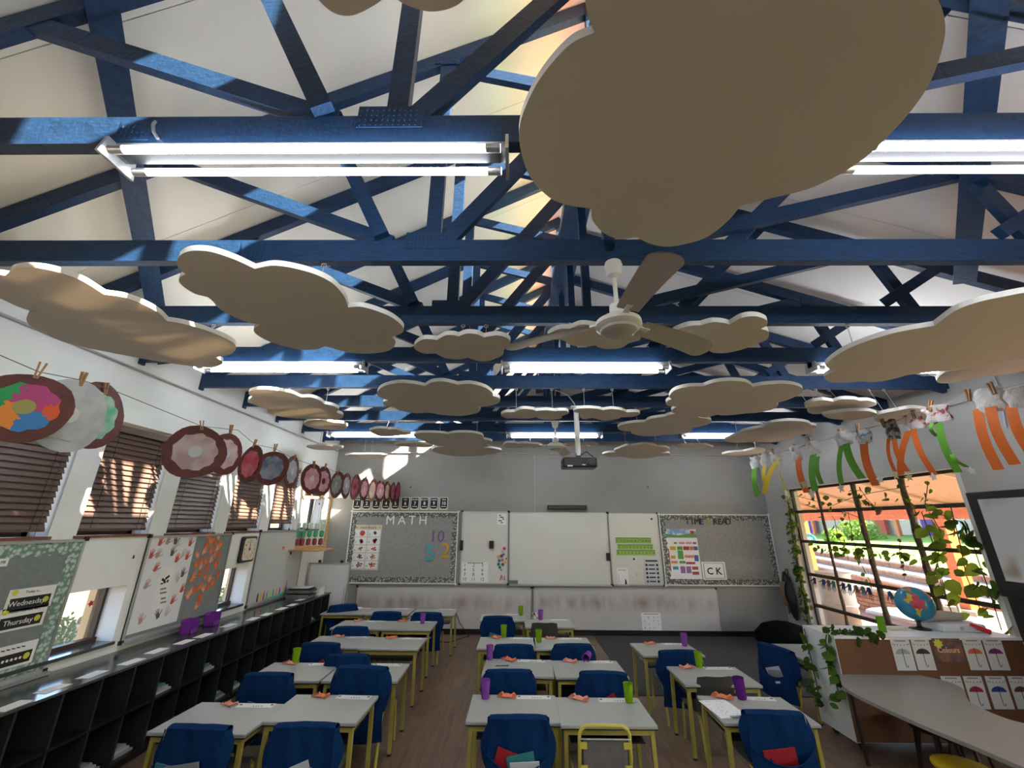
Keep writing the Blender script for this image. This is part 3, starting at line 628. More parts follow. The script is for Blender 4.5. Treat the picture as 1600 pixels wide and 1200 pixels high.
x, z = onboard(WB, 4, 879); c = thing('corner_card', 'small white card with green print high on the weekday board', 'card', WB.location+Vector((.0135, x, z)), R_(90)); paper(c, .06, .05, 0, 0, y=0, name='card'); paper(c, .03, .02, 0, 0, mFloral, 'print_mark', -.0013, .0005)
# hand poster board
t, wd, ht = wthing('pinboard', 'grey pinboard carrying the handprint poster and orange paper hands', 'board', 'left', [(231, 838), (361, 833), (336, 957), (187, 1008)]); HB = t
frame_board(t, wd, ht, mPinL); MB().box(-wd/2, wd/2, -.07, 0, -ht/2-.02, -ht/2).build('pen_tray', mMetal, t)
def hand_pts(s, cx, cz, rot, y):
    """flat hand outline: palm, four fingers and a thumb"""
    pts = []
    pal = [(-.28, -.5), (.28, -.5)]
    fingers = [(.36, -.05, .70, .16, -50), (.26, .32, .52, .13, -14), (.09, .38, .62, .13, -3), (-.09, .37, .58, .13, 6), (-.26, .28, .45, .12, 18)]
    out = [(-.26, -.45), (.24, -.45)]
    for bx, bz, ln, w_, an in fingers:
        a_ = R_(an); dx, dz = -math.sin(a_), math.cos(a_); nx, nz = dz, -dx
        out += [(bx+nx*w_/2, bz+nz*w_/2), (bx+dx*ln+nx*w_*.35, bz+dz*ln+nz*w_*.35), (bx+dx*(ln+.06), bz+dz*(ln+.06)), (bx+dx*ln-nx*w_*.35, bz+dz*ln-nz*w_*.35), (bx-nx*w_/2, bz-nz*w_/2)]
    ca, sa = math.cos(rot), math.sin(rot)
    return [(cx+s*(x*ca-z*sa), y, cz+s*(x*sa+z*ca)) for x, z in out]
x0, z0_ = onboard(t, 268, 920)
P = [onX(a, b, XL+.0135) for a, b in [(238, 838), (305, 838), (279, 969), (196, 994)]]
c = Vector((XL+.0135, sum(p.y for p in P)/4, sum(p.z for p in P)/4)); pw = (P[1].y-P[0].y+P[2].y-P[3].y)/2; ph = (P[0].z+P[1].z-P[2].z-P[3].z)/2
po = thing('handprint_poster', 'large white poster covered with painted handprints', 'poster', c, R_(90))
paper(po, pw, ph, 0, 0, y=0, name='sheet', m=mat('poster paper', (.74, .75, .80), .75))
hc = [(.55, .10, .07), (.45, .28, .25), (.12, .08, .10), (.60, .50, .42), (.55, .08, .05)]
for i, (px, py) in enumerate([(250, 848), (262, 846), (274, 846), (276, 850), (297, 849), (236, 868), (246, 867), (269, 864), (286, 866), (292, 870), (243, 888), (228, 915), (285, 897), (277, 905), (284, 921), (269, 939), (219, 970), (246, 962), (260, 958), (276, 874)]):
    p = onX(px, py, XL+.0148); m_ = mat('handprint paint %d' % (i % 5), hc[i % 5], .8)
    MB().prism(hand_pts(.062, p.y-c.y, p.z-c.z, random.uniform(-.5, .5), -.0014), (0, -.0006, 0)).build('handprint', m_, po)
paper(po, pw*.30, ph*.46, .0, -.06, mPaper, 'inner_sheet', -.0014, .0006)
p = onX(258, 906, XL+.015)
for (dx, dz, ww, hh, ry) in [(-.02, .0, .05, .022, .5), (.02, .02, .05, .022, -.5), (.0, -.02, .03, .02, .1), (-.03, -.03, .03, .012, 0), (.035, -.015, .02, .025, .3)]:
    q = paper(po, ww, hh, p.y-c.y+dx, p.z-c.z+dz, mInk, 'cut_out', -.0022, .0006, ry)
for i, w_ in enumerate((.07, .08, .06, .07)):
    p = onX(255, 920+i*6.0+(3 if i > 1 else 0), XL+.015)
    for k in range(5): paper(po, w_/7, .014, p.y-c.y+w_*(k-2)/5, p.z-c.z, mInk, 'print_mark', -.0022, .0005, .1*(k % 2))
# orange paper hands
oc = [mat('orange paper', (.80, .20, .06), .75), mat('peach paper', (.80, .36, .22), .75), mat('deep orange paper', (.72, .13, .04), .75)]
spots = [(325, 838), (329, 846), (323, 852), (331, 845), (341, 840), (336, 850), (344, 852), (318, 862), (321, 858), (329, 861), (339, 857), (342, 868), (336, 866), (308, 868), (314, 878), (321, 878), (329, 875), (336, 882), (306, 884), (313, 886), (323, 888), (337, 885), (301, 902), (311, 898), (320, 903), (327, 905), (340, 900), (299, 906), (297, 926), (304, 923), (311, 918), (317, 921), (325, 918), (331, 912), (293, 932), (310, 941), (313, 934), (306, 948)]
hm = [MB().prism(hand_pts(.060, 0, 0, 0, 0), (0, -.001, 0)).mesh('paper_hand', m_) for m_ in oc]
for i, (px, py) in enumerate(spots):
    p = onX(px, py, XL+.0135+.0012*(i % 4))
    o = inst('paper_hand', hm[i % 3], None, p, (0, random.uniform(-.7, .7), R_(90)))
    tag(o, 'orange paper hand in the cluster pinned beside the handprint poster', 'paper hand', 'orange paper hands')
# clock
p = onX(384, 858, XL)
t = thing('wall_clock', 'square black framed wall clock with a cream dial', 'clock', wloc('left', p.y, p.z), R_(90))
o = MB().box(-.145, .145, -.045, 0, -.155, .155).build('case', mBlack, t); bv = o.modifiers.new('b', 'BEVEL'); bv.width = .04; bv.segments = 4
MB().prism([(x*.118, -.0455, z*.128) for x, z in [(-1, -.8), (-.8, -1), (.8, -1), (1, -.8), (1, .8), (.8, 1), (-.8, 1), (-1, .8)]], (0, -.002, 0)).build('dial', mat('cream dial', (.70, .62, .50), .5), t)
for i in range(1, 13):
    a = R_(90-30*i); text(str(i), .032, mInk, t, .095*math.cos(a), -.0482, .1*math.sin(a), name='numeral')
MB().bar((0, -.050, 0), (-.005, -.050, .085), .006, .0015, up=(0, 1, 0)).build('minute_hand', mInk, t)
MB().bar((0, -.050, 0), (.0, -.050, .06), .009, .0015, up=(0, 1, 0)).build('hour_hand', mInk, t)
MB().cyl((0, -.048, 0), (0, -.053, 0), .014).build('hub', mInk, t)
# whiteboard with the crayon cut-out
t, wd, ht = wthing('whiteboard', 'whiteboard with a heart magnet and a row of crayon cut-outs, beside the clock', 'board', 'left', [(404, 832), (476, 826), (461, 926), (385, 946)]); CB = t
mSmL = mat('whiteboard enamel with smudged ink', (.52, .54, .55), .3)
frame_board(t, wd, ht, mSmL, .018); MB().box(-wd/2, wd/2, -.06, 0, -ht/2-.02, -ht/2).build('pen_tray', mMetal, t)
def onb(t, px, py): p = onX(px, py, XL+.012); return p.y-t.location.y, p.z-t.location.z
x, z = onb(t, 443, 856); MB().prism([(x+.03*math.sin(k)**3, -.0125, z+.026*(13*math.cos(k)-5*math.cos(2*k)-2*math.cos(3*k)-math.cos(4*k))/15) for k in [i*2*PI/16 for i in range(16)]], (0, -.004, 0)).build('heart_magnet', mat('pink magnet', (.75, .05, .13), .4), t)
x, z = onb(t, 454, 863); MB().box(x-.010, x+.010, -.025, -.0125, z-.028, z+.028).build('clip_magnet', mBlack, t)
cc = [(.05, .05, .05), (.75, .52, .05), (.62, .08, .05), (.10, .45, .30), (.65, .62, .10), (.08, .35, .16), (.72, .35, .10), (.14, .12, .42), (.65, .60, .15), (.28, .16, .50)]
for i in range(10):
    px = 402+i*4.9; x, z = onb(t, px, 934-i*1.35)
    hh = .10 if i < 9 else .19
    m_ = mat('crayon paper %d' % i, cc[i], .7)
    MB().prism([(x-.017, -.0125, z-.05), (x+.017, -.0125, z-.05), (x+.017, -.0125, z-.05+hh*.75), (x, -.0125, z-.05+hh*1.15), (x-.017, -.0125, z-.05+hh*.75)], (0, -.0015, 0)).build('crayon_cut_out', m_, t)
x0_, z0_ = onb(t, 412, 938); x1_, z1_ = onb(t, 447, 926)
MB().prism([(x0_, -.0145, z0_-.02), (x1_, -.0145, z1_-.02), (x1_, -.0145, z1_+.015), (x0_, -.0145, z0_+.015)], (0, -.001, 0)).build('teal_strip', mat('teal paper', (.05, .50, .42), .7), t)
# ================================================================== cubby unit along the left wall
SX, SZ = -2.985, .715
sh = thing('cubby_unit', 'long dark cubby unit with two rows of pigeonholes under the windowed wall', 'shelf unit', (0, 0, 0))
Y0, Y1 = 1.02, 7.24; DP = .275; nb = round((Y1-Y0)/DP)
MB().box(XL+.02, SX+.015, Y0-.01, Y1+.01, SZ-.018, SZ).build('top_panel', mShelfTop, sh)
MB().box(XL+.02, XL+.03, Y0, Y1, .05, SZ-.018).build('back_panel', mDark, sh)
MB().box(XL+.03, SX, Y0, Y1, .05, .068).build('shelf_board', mDark, sh)
MB().box(XL+.03, SX, Y0, Y1, .372, .388).build('shelf_board', mDark, sh)
MB().box(XL+.05, SX-.03, Y0, Y1, 0, .05).build('plinth', mBlack, sh)
mEdge = mat('dark laminate edge', (.024, .026, .027), .35)
dv_me = MB().box(XL+.03, SX-.002, -.008, .008, .068, SZ-.018).mesh('divider', mEdge)
for i in range(nb+1): inst('divider', dv_me, sh, (0, Y0+i*(Y1-Y0)/nb, 0))
bay = lambda i: Y0+(i+.5)*(Y1-Y0)/nb
def bay_of(px, py): return onX(px, py, SX).y
# name cards lying along the top edge
cards = [(20, 1103), (83, 1076), (145, 1054), (206, 1034), (245, 1017), (288, 1003), (318, 993), (358, 977), (395, 967), (419, 960), (440, 951), (457, 945), (470, 937)]
ordn = ['first', 'second', 'third', 'fourth', 'fifth', 'sixth', 'seventh', 'eighth', 'ninth', 'tenth', 'eleventh', 'twelfth', 'thirteenth']
card_me = MB().box(-.045, .045, -.085, .085, 0, .0015).mesh('name_label', mPaper)
for i, (px, py) in enumerate(cards):
    p = onZ(px, py, SZ+.001); o = inst('name_label', card_me, None, (min(p.x, SX-.035), p.y, SZ+.0008), (0, 0, random.uniform(-.1, .1)))
    tag(o, 'white name label lying on the cubby unit edge, %s from the viewer' % ordn[i], 'label', 'name labels on the cubby unit')
# purple magazine holders
mPurp = mat('purple plastic', (.20, .035, .33), .4)
for px, py, lab in [(315, 990, 'purple open box holder on the cubby unit, nearer of two'), (352, 978, 'purple open box holder on the cubby unit, farther of two')]:
    p = onZ(px, py, SZ); t = thing('desk_holder', lab, 'holder', (XL+.17, p.y, SZ), 0, 'purple holders')
    for nm, bx in [('side_panel', (-.055, .055, -.05, -.045, 0, .11)), ('side_panel', (-.055, .055, .045, .05, 0, .13)), ('back_panel', (-.055, -.05, -.05, .05, 0, .13)), ('base', (-.055, .055, -.05, .05, 0, .004)), ('front_panel', (.05, .055, -.05, .05, 0, .05))]:
        MB().box(*bx).build(nm, mPurp, t)
# trays at the far end
p = onZ(478, 925, SZ)
mTray = mat('grey paper tray', (.16, .165, .17), .5)
t = thing('paper_tray', 'stack of grey paper trays with papers at the far end of the cubby unit', 'tray', (-3.20, 6.72, SZ))
for k in range(2):
    z = .02+k*.055; MB().box(-.17, .17, -.13, .13, z, z+.004).box(-.17, .17, -.13, -.126, z, z+.035).box(-.17, .17, .126, .13, z, z+.035).box(-.17, -.166, -.13, .13, z, z+.035).build('tray', mTray, t)
MB().box(-.16, .16, -.12, .12, 0, .02).build('base', mTray, t)
tag(MB().box(-3.35, -3.05, 6.61, 6.83, SZ+.118, SZ+.136).build('black_folder', mBlack), 'flat black folder on top of the grey paper trays', 'folder')
tag(MB().box(-3.33, -3.06, 6.62, 6.82, SZ+.1365, SZ+.142).build('paper_pile', mPaper), 'thin pile of white paper on the black folder', 'paper')
t = thing('storage_basket', 'pale grey slotted basket behind the paper trays on the cubby unit', 'basket', (-3.16, 7.0, SZ))
MB().prism([(-.13, -.09, 0), (.13, -.09, 0), (.13, .09, 0), (-.13, .09, 0)], (0, 0, .006)).build('base', mWhite, t)
for i in range(9):
    x = -.13+i*.0325; MB().box(x-.008, x+.008, -.093, -.089, 0, .085).box(x-.008, x+.008, .089, .093, 0, .085).build('side_slat', mWhite, t)
MB().box(-.135, .135, -.096, -.088, .085, .1).box(-.135, .135, .088, .096, .085, .1).box(-.14, -.13, -.096, .096, 0, .1).box(.13, .14, -.096, .096, 0, .1).build('rim', mWhite, t)
# books and papers inside pigeonholes
bk = [('grey and pink books', (.35, .34, .32)), ('white workbooks', (.55, .55, .55)), ('grey plastic tub papers', (.38, .38, .40)), ('green booklet', (.10, .28, .14))]
spots = [(205, 1165, .068, 0), (345, 1087, .068, 2), (268, 1075, .388, 1), (375, 1060, .068, 1), (330, 1042, .388, 1), (490, 955, .388, 0), (398, 1029, .068, 1), (152, 1190, .068, 0)]
nam = ['low pigeonhole beside the nearest left desk', 'low pigeonhole in front of the third desk row', 'upper pigeonhole behind the second desk row', 'low pigeonhole behind the green cup', 'upper pigeonhole near the purple holders', 'last upper pigeonhole by the trays', 'low pigeonhole near the far desk rows', 'lowest nearest pigeonhole']
for i, (px, py, zf, kk) in enumerate(spots):
    y = bay_of(px, py); y = bay(int((y-Y0)/((Y1-Y0)/nb)))
    for j in range(3):
        c_ = bk[(kk+j) % 4][1]
        o = MB().box(-3.31, -3.03-.02*j, y-.10+.01*j, y+.09-.012*j, zf+.0005+j*.0165, zf+.0155+j*.0165).build('exercise_book', mat('book cover %d' % ((kk+j) % 4), c_, .6))
        tag(o, '%s book of three lying in the %s' % (['bottom', 'middle', 'topmost'][j], nam[i]), 'book', 'books lying in the pigeonholes')
# ================================================================== doughnut string
SXD = -2.28
mPeg = mat('peg wood', (.36, .19, .09), .6)
mDough = mat('brown painted paper plate', (.105, .022, .018), .6, noise=(10, .3), bump=.15)
def peg_mesh():
    mb = MB(); 
    for s in (-1, 1): mb.bar((s*.004, 0, -.030), (s*.010, 0, .042), .012, .007, up=(1, 0, 0))
    return mb.mesh('clothes_peg', mPeg)
PEG = peg_mesh()
def icing_mat(name, col, c2): return pattern(mat(name, col, .75), 'noise', 7, col, c2, .42, .60)
ic = {'multi': None, 'white': icing_mat('pale grey icing paper', (.50, .49, .52), (.40, .39, .43)), 'green': icing_mat('green icing paper', (.10, .42, .24), (.45, .55, .5)),
      'pale': icing_mat('pale pink icing paper', (.55, .42, .45), (.40, .27, .31)), 'red': icing_mat('red icing paper', (.50, .05, .09), (.60, .16, .18)), 'blue': icing_mat('grey blue icing paper', (.10, .12, .19), (.26, .28, .34)),
      'lilac': icing_mat('lilac icing paper', (.48, .46, .58), (.36, .34, .46)), 'pink': icing_mat('pink icing paper', (.60, .22, .32), (.68, .38, .46)), 'sage': icing_mat('sage icing paper', (.22, .31, .28), (.35, .42, .38)),
      'mag': icing_mat('magenta icing paper', (.42, .05, .13), (.55, .14, .22)), 'beige': icing_mat('beige pink icing paper', (.50, .34, .31), (.62, .48, .44))}
mM = mat('crayon coloured icing paper', (.5, .5, .5), .75); n_, N, L, b = nodes_of(mM)
tcx = N.new('ShaderNodeTexCoord'); vv = N.new('ShaderNodeTexVoronoi'); vv.inputs['Scale'].default_value = 7
rr = N.new('ShaderNodeValToRGB'); cr_ = rr.color_ramp; cr_.interpolation = 'CONSTANT'
for i, c_ in enumerate([(.70, .10, .03), (.03, .30, .10), (.05, .20, .50), (.45, .06, .20), (.75, .24, .04), (.06, .36, .10)]):
    e = cr_.elements[i] if i < 2 else cr_.elements.new(i/6); e.position = i/6; e.color = (*c_, 1)
sx_ = N.new('ShaderNodeSeparateXYZ'); nq = N.new('ShaderNodeTexNoise'); nq.inputs['Scale'].default_value = 45; va = N.new('ShaderNodeVectorMath'); va.operation = 'MULTIPLY_ADD'; va.inputs[1].default_value = (.07, .07, .07); L.new(tcx.outputs['Object'], nq.inputs[0]); L.new(nq.outputs['Color'], va.inputs[0]); L.new(tcx.outputs['Object'], va.inputs[2]); L.new(va.outputs[0], vv.inputs[0]); L.new(vv.outputs['Color'], sx_.inputs[0]); L.new(sx_.outputs[0], rr.inputs[0]); L.new(rr.outputs[0], b.inputs['Base Color']); ic['multi'] = mM
def doughnut(label, px, py, wpx, hpx, kind, hole, off=0.0, sag=1, back=False, teeth=9, wob=.06):
    p = onX(px, py, SXD+off)
    if p.y > YB-.24: p = onY(px, py, YB-.24)
    dist = (p-CAM).dot(CF); hgt = hpx*dist/FPX/1.03
    vd = Vector((p.x, p.y, 0)).normalized(); ratio = max(.12, min(1, wpx/hpx*1.0))
    ang = math.atan2(-vd.y, -vd.x)+sag*math.acos(ratio)          # azimuth of the disc normal
    t = thing('paper_doughnut', label, 'paper craft', p, ang+R_(90), 'paper doughnuts on the string')
    r = hgt/2; rs = random.Random(int(px*7+py))
    def ring(rad, amp, k, ph, y, nn=26): return [(rad*(1+amp*math.sin(k*a+ph)+rs.uniform(-.015, .015))*math.cos(a), y, rad*(1+amp*math.sin(k*a+ph))*math.sin(a)) for a in [2*PI*i/nn for i in range(nn)]]
    MB().prism(ring(r, .03, 3, rs.random()*6, 0), (0, .004, 0)).build('plate', mDough if kind != 'white' else ic['white'], t)
    MB().prism(ring(r*.70, wob, teeth, rs.random()*6, -.001), (0, -.003, 0)).build('icing', ic[kind], t)
    if hole is not None: MB().prism(ring(r*.22, .04, 2, 0, -.0045, 14), (0, -.002, 0)).build('hole', mat('hole '+str(hole), hole, .75), t)
    return t, p, r
D = [('crayon-coloured paper doughnut, nearest on the string', 38, 636, 150, 112, 'multi', (.35, .30, .10), .0, 1),
     ('grey white paper doughnut second on the string', 108, 648, 92, 118, 'white', (.6, .6, .6), .0, 1), ('brown paper doughnut with green icing edge third on the string', 150, 650, 70, 108, 'green', None, -.05, 1),
     ('big pale pink paper doughnut with wavy icing', 305, 706, 84, 84, 'pale', (.52, .56, .60), .0, 1), ('pale pink paper doughnut half hidden behind the big wavy one', 352, 709, 48, 66, 'pale', (.5, .5, .55), -.06, 1),
     ('red paper doughnut turned sideways', 391, 725, 32, 60, 'red', None, 0, -1), ('grey blue paper doughnut with a grey hole', 424, 731, 48, 54, 'blue', (.22, .22, .25), 0, -1), ('pale lilac paper doughnut in front of the last full blind', 456, 737, 20, 52, 'lilac', (.6, .6, .65), 0, 1),
     ('pink paper doughnut with a white hole, left of a touching pair', 487, 748, 30, 48, 'pink', (.62, .52, .56), 0, 1), ('pink paper doughnut with a dark hole, right of a touching pair', 505, 752, 24, 46, 'pink', (.10, .02, .03), 0, 1),
     ('sage green paper doughnut turned sideways', 526, 757, 20, 42, 'sage', (.42, .48, .46), 0, -1), ('lilac paper doughnut with a white hole', 541, 759, 14, 40, 'lilac', (.65, .62, .66), 0, 1), ('magenta paper doughnut beside the lilac one', 555, 761, 15, 40, 'mag', (.2, .02, .05), 0, -1),
     ('pink paper doughnut before the sun patch, next to the magenta one', 569, 764, 14, 36, 'pink', (.6, .5, .52), 0, 1), ('beige pink paper doughnut over the sun patch', 582, 766, 13, 36, 'beige', (.5, .4, .38), 0, -1), ('rose paper doughnut with a pale hole', 594, 767, 16, 34, 'pink', (.68, .6, .6), 0, 1),
     ('narrow salmon paper doughnut', 605, 768, 10, 32, 'beige', None, 0, 1), ('narrow pink paper doughnut second from the far end', 614, 769, 8, 32, 'pink', None, 0, 1), ('narrow red pink paper doughnut at the far end of the string', 621, 769, 8, 32, 'mag', None, 0, -1)]
pegs = [(63, 577), (101, 590), (158, 606), (322, 662), (349, 668), (393, 690), (424, 697), (458, 713), (494, 723), (508, 726), (531, 735), (542, 740), (558, 742), (570, 745), (584, 747), (595, 751), (606, 754), (615, 755), (622, 756)]
strpts = [onX(-120, 515, SXD), onX(0, 555, SXD)]
for d, pg in zip(D, pegs):
    t, p, r = doughnut(*d)
    q = onY(pg[0], pg[1]+4, p.y); q.x = p.x; q.y = min(q.y, p.y+.05); strpts.append(Vector((p.x if p.y > YB-.3 else SXD, q.y, q.z)))
    hgt = max(.055, min(.10, .09)); o = inst('clothes_peg', PEG, None, (p.x, q.y, q.z), (random.uniform(-.25, .25), random.uniform(-.25, .25), t.rotation_euler.z), 1.0+.12*random.random())
    tag(o, 'wooden peg on the '+d[0].split(',')[0], 'peg', 'pegs on the doughnut string')
strpts = strpts[:2]+sorted(strpts[2:], key=lambda v: v.y+.001*v.x); strpts.append(Vector((strpts[-1].x, YB-.005, strpts[-1].z+.01)))
tag(MB().tube(strpts, .0022, 5).build('doughnut_string', mat('grey string', (.12, .12, .12), .8)), 'thin grey string carrying the paper doughnuts along the windowed side', 'string')
# ================================================================== back wall
def bl(t, px, py, off=.012):
    p = onY(px, py, YB-off); return p.x-t.location.x, p.z-t.location.z
mb_, wM, hM = wthing('pinboard', 'grey pinboard headed MATH with floral paper border on the end wall', 'board', 'back', [(546, 799), (717, 799), (712, 912), (541, 912)])
frame_board(mb_, wM, hM, mPin, .018, mWhite); scallop_border(mb_, wM, hM, mFloralG, .10, .015, step=.1)
MATHLOC = mb_.location
def letter(ch, px, py, hpx, m, label, group, off=.0175, ry=0, cat='letter', nm='letter', ext=.003, bold=0):
    p = onY(px, py, YB-off); sz = hpx/FPX*((p-CAM).dot(CF))*1.3
    o = inst(nm, text_mesh(ch, sz, ext, m, bold), None, (p.x, YB-off-ext-.001, p.z), (R_(90), ry, 0)); tag(o, label, cat, group); return o
for ch, px in zip('MATH', (610, 628, 644, 661)):
    letter(ch, px, 813.5, 14.5, mWhite, 'white cut-out letter %s of the word MATH' % ch, 'letters spelling MATH')
letter('10', 683, 839, 19, mat('purple glitter card', (.16, .10, .30), .6), 'purple number 10 cut-out on the MATH board', 'number cut-outs', nm='number_cut_out', cat='number')
letter('5', 672, 865, 25, mat('teal glitter card', (.05, .40, .48), .6), 'teal number 5 cut-out on the MATH board', 'number cut-outs', nm='number_cut_out', cat='number', bold=.004)
letter('2', 696, 861, 24, mat('gold card', (.60, .34, .05), .6), 'gold number 2 cut-out on the MATH board', 'number cut-outs', nm='number_cut_out', cat='number', bold=.004)
# number cards 1..10
words = ['ONE', 'TWO', 'THREE', 'FOUR', 'FIVE', 'SIX', 'SEVEN', 'EIGHT', 'NINE', 'TEN']
for i in range(10):
    cx = 440+[473, 532, 592, 653, 712, 773, 833, 893, 952, 1013][i]/4
    t, wd, ht = wthing('number_card', 'black number card reading %s %d above the MATH board' % (words[i], i+1), 'card', 'back', rect_pts(cx-6.6, 777, cx+6.6, 796.5), .001, 'number cards one to ten')
    paper(t, wd, ht, 0, 0, mPaper, 'card', 0); paper(t, wd*.86, ht*.88, 0, ht*.02, mInk, 'black_panel', -.0013)
    text(words[i], ht*.20, mPaper, t, 0, -.003, ht*.30); text(str(i+1), ht*.36, mPaper, t, 0, -.003, 0, bold=.002)
    paper(t, wd*.6, ht*.05, 0, -ht*.24, mPaper, 'line', -.0026, .0005)
    for s in (-1, 1): MB().prism(disc_pts(s*wd*.35, -.0026, -ht*.40, wd*.10, 8), (0, -.0006, 0)).build('lemon', mYel, t)
# numbers poster
t, wd, ht = wthing('numbers_poster', 'cream numbers poster with ten picture cells on the MATH board', 'poster', 'back', [(552, 820), (597, 820), (590.5, 890.5), (550, 890.5)], .0135)
mCream = mat('cream poster paper', (.62, .56, .46), .7)
paper(t, wd, ht, 0, 0, mCream, 'sheet', 0); text('numbers', wd*.17, mat('brown ink', (.22, .04, .03), .7), t, 0, -.002, ht*.44)
pc_ = [(.55, .05, .04), (.60, .22, .05), (.08, .10, .30), (.62, .40, .06), (.04, .04, .05)]
rs = random.Random(3)
for i in range(10):
    cx = (-.24 if i % 2 == 0 else .24)*wd; cz = ht*(.31-.175*(i//2))
    paper(t, wd*.44, ht*.155, cx, cz, mPaper, 'picture_cell', -.0013, .0005)
    text(str(i+1), ht*.06, mInk, t, cx-wd*.17, -.0024, cz-ht*.03)
    for k in range(i+1):
        a = 2.4*k; r = wd*.035*math.sqrt(k) if i else 0
        MB().prism(disc_pts(cx+wd*.04+r*math.cos(a), -.0019, cz+r*math.sin(a)*.8, wd*(.10 if i == 0 else .055 if i < 4 else .03), 8), (0, -.0005, 0)).build('picture_dot', mat('print colour %d' % (rs.randrange(5) if i > 1 else i), pc_[rs.randrange(5) if i > 1 else i], .7), t)
for s in (-1, 1): paper(t, wd*.05, wd*.05, s*wd*.42, ht*.44, mat('gold card', (.6, .34, .05)), 'corner_mark', -.0013)
# whiteboard wings and centre
def wb(label, pts):
    t, wd, ht = wthing('whiteboard', label, 'board', 'back', pts); frame_board(t, wd, ht, mBoardW, .016, mMetal, .02); return t, wd, ht
wl_, a, c = wb('whiteboard wing with dot magnets and a number sheet, left of the main whiteboard', [(719.5, 799), (794.5, 799), (793.5, 912.5), (721, 912.5)])
wc_, a2, c2 = wb('large empty main whiteboard in the middle of the end wall', [(796, 800), (949, 801), (954, 914), (795, 912.5)])
wr_, a3, c3 = wb('whiteboard wing with green number strips, right of the main whiteboard', [(951, 801), (1027, 803), (1036.5, 914.5), (955.5, 914.5)])
MB().box(-a2/2, a2/2, -.06, 0, -c2/2-.02, -c2/2).build('pen_tray', mMetal, wc_)
x, z = bl(wl_, 784, 811); paper(wl_, .17, .20, x, z, mPaper, 'sheet')
for i in range(5): paper(wl_, .035+.03*(i % 2), .016, x-.03+.03*(i % 3), z+.06-.03*i, mInk, 'print_mark', -.0138, .0005)
x, z = bl(wl_, 742, 894); paper(wl_, .47, .32, x, z, mPaper, 'number_sheet')
[paper(wl_, .03, .012, x-.12+.04*k, z+.148, mInk, 'print_mark', -.0138, .0005) for k in range(7)]
for i in range(12): text(str(i+1), .075, mInk, wl_, x-.18+.155*(i % 3), -.0145, z+.11-.075*(i//3))
def wall_box(label, cat, px, py, wd, ht, th, m, off=.012, nm=None, group=None):
    p = onY(px, py, YB-off); o = MB().box(-wd/2, wd/2, -th, 0, -ht/2, ht/2).build(nm or cat, m); o.location = (p.x, YB-off-.001, p.z); bv = o.modifiers.new('b', 'BEVEL'); bv.width = min(.004, th*.3); bv.segments = 2
    return tag(o, label, cat, group)
wall_box('black marker pouch at the edge of the left whiteboard wing', 'pouch', 721, 852, .06, .17, .03, mBlack, .021, 'marker_pouch')
wall_box('small black magnetic eraser on the left whiteboard wing', 'eraser', 768, 851, .08, .13, .035, mBlack, .013, 'board_eraser')
wall_box('grey board eraser lying on the main whiteboard pen tray', 'eraser', 802, 909, .16, .05, .05, mat('grey felt', (.15, .15, .15), .9), .02, 'board_eraser')
wall_box('black marker box at the joint of the right whiteboard wing', 'box', 950, 870, .06, .13, .035, mBlack, .022, 'marker_box')
sp_, _, _ = wthing('speaker_bar', 'long black speaker bar above the main whiteboard', 'speaker', 'back', rect_pts(855, 789.5, 916, 796), 0)
o = MB().box(-.36, .36, -.09, 0, -.038, .038).build('body', mBlack, sp_); bv = o.modifiers.new('b', 'BEVEL'); bv.width = .012; bv.segments = 3
MB().box(-.34, .34, -.093, -.089, -.028, .028).build('grille', mSteel, sp_)
dm = [(788, 857, 2.4, (.55, .05, .05)), (785, 862, 2.0, (.55, .3, .4)), (779, 870, 2.5, (.55, .38, .05)), (784, 868.5, 2.6, (.08, .07, .22)), (787, 866, 1.6, (.2, .1, .1)), (780, 876, 2.3, (.03, .16, .14)), (785, 875, 2.4, (.5, .16, .14)), (789, 878.5, 2.3, (.6, .4, .08)), (779, 881.5, 2.4, (.03, .12, .24)), (785.5, 882, 2.4, (.04, .10, .28)), (781, 886.5, 2.2, (.03, .18, .18)), (783, 890.5, 1.2, (.05, .12, .1)), (791, 873, 1.3, (.35, .03, .05))]
for i, (px, py, r, c_) in enumerate(dm):
    p = onY(px, py, YB-.013); rr = r/FPX*(p-CAM).dot(CF)
    o = MB().cyl((0, 0, 0), (0, -.006, 0), rr, n=14).build('dot_magnet', mat('magnet colour %d' % i, c_, .5)); o.location = (p.x, YB-.0135, p.z)
    tag(o, '%s dot magnet in the cluster on the left whiteboard wing' % ['topmost red', 'pale pink', 'ochre', 'navy', 'small maroon', 'dark green', 'brick red', 'amber', 'steel blue', 'bright blue', 'teal', 'lowest tiny green', 'tiny crimson'][i], 'magnet', 'dot magnets')
p = onY(785, 903, YB-.014); tag(MB().tube([(p.x-.04, p.y, p.z-.04), (p.x-.02, p.y, p.z+.05), (p.x+.01, p.y, p.z+.02), (p.x-.02, p.y, p.z), (p.x+.02, p.y, p.z-.03), (p.x+.04, p.y, p.z+.05), (p.x+.04, p.y, p.z-.04)], .007, 6).build('red_squiggle', mRed), 'small red curly cut-out low on the left whiteboard wing', 'cut-out')
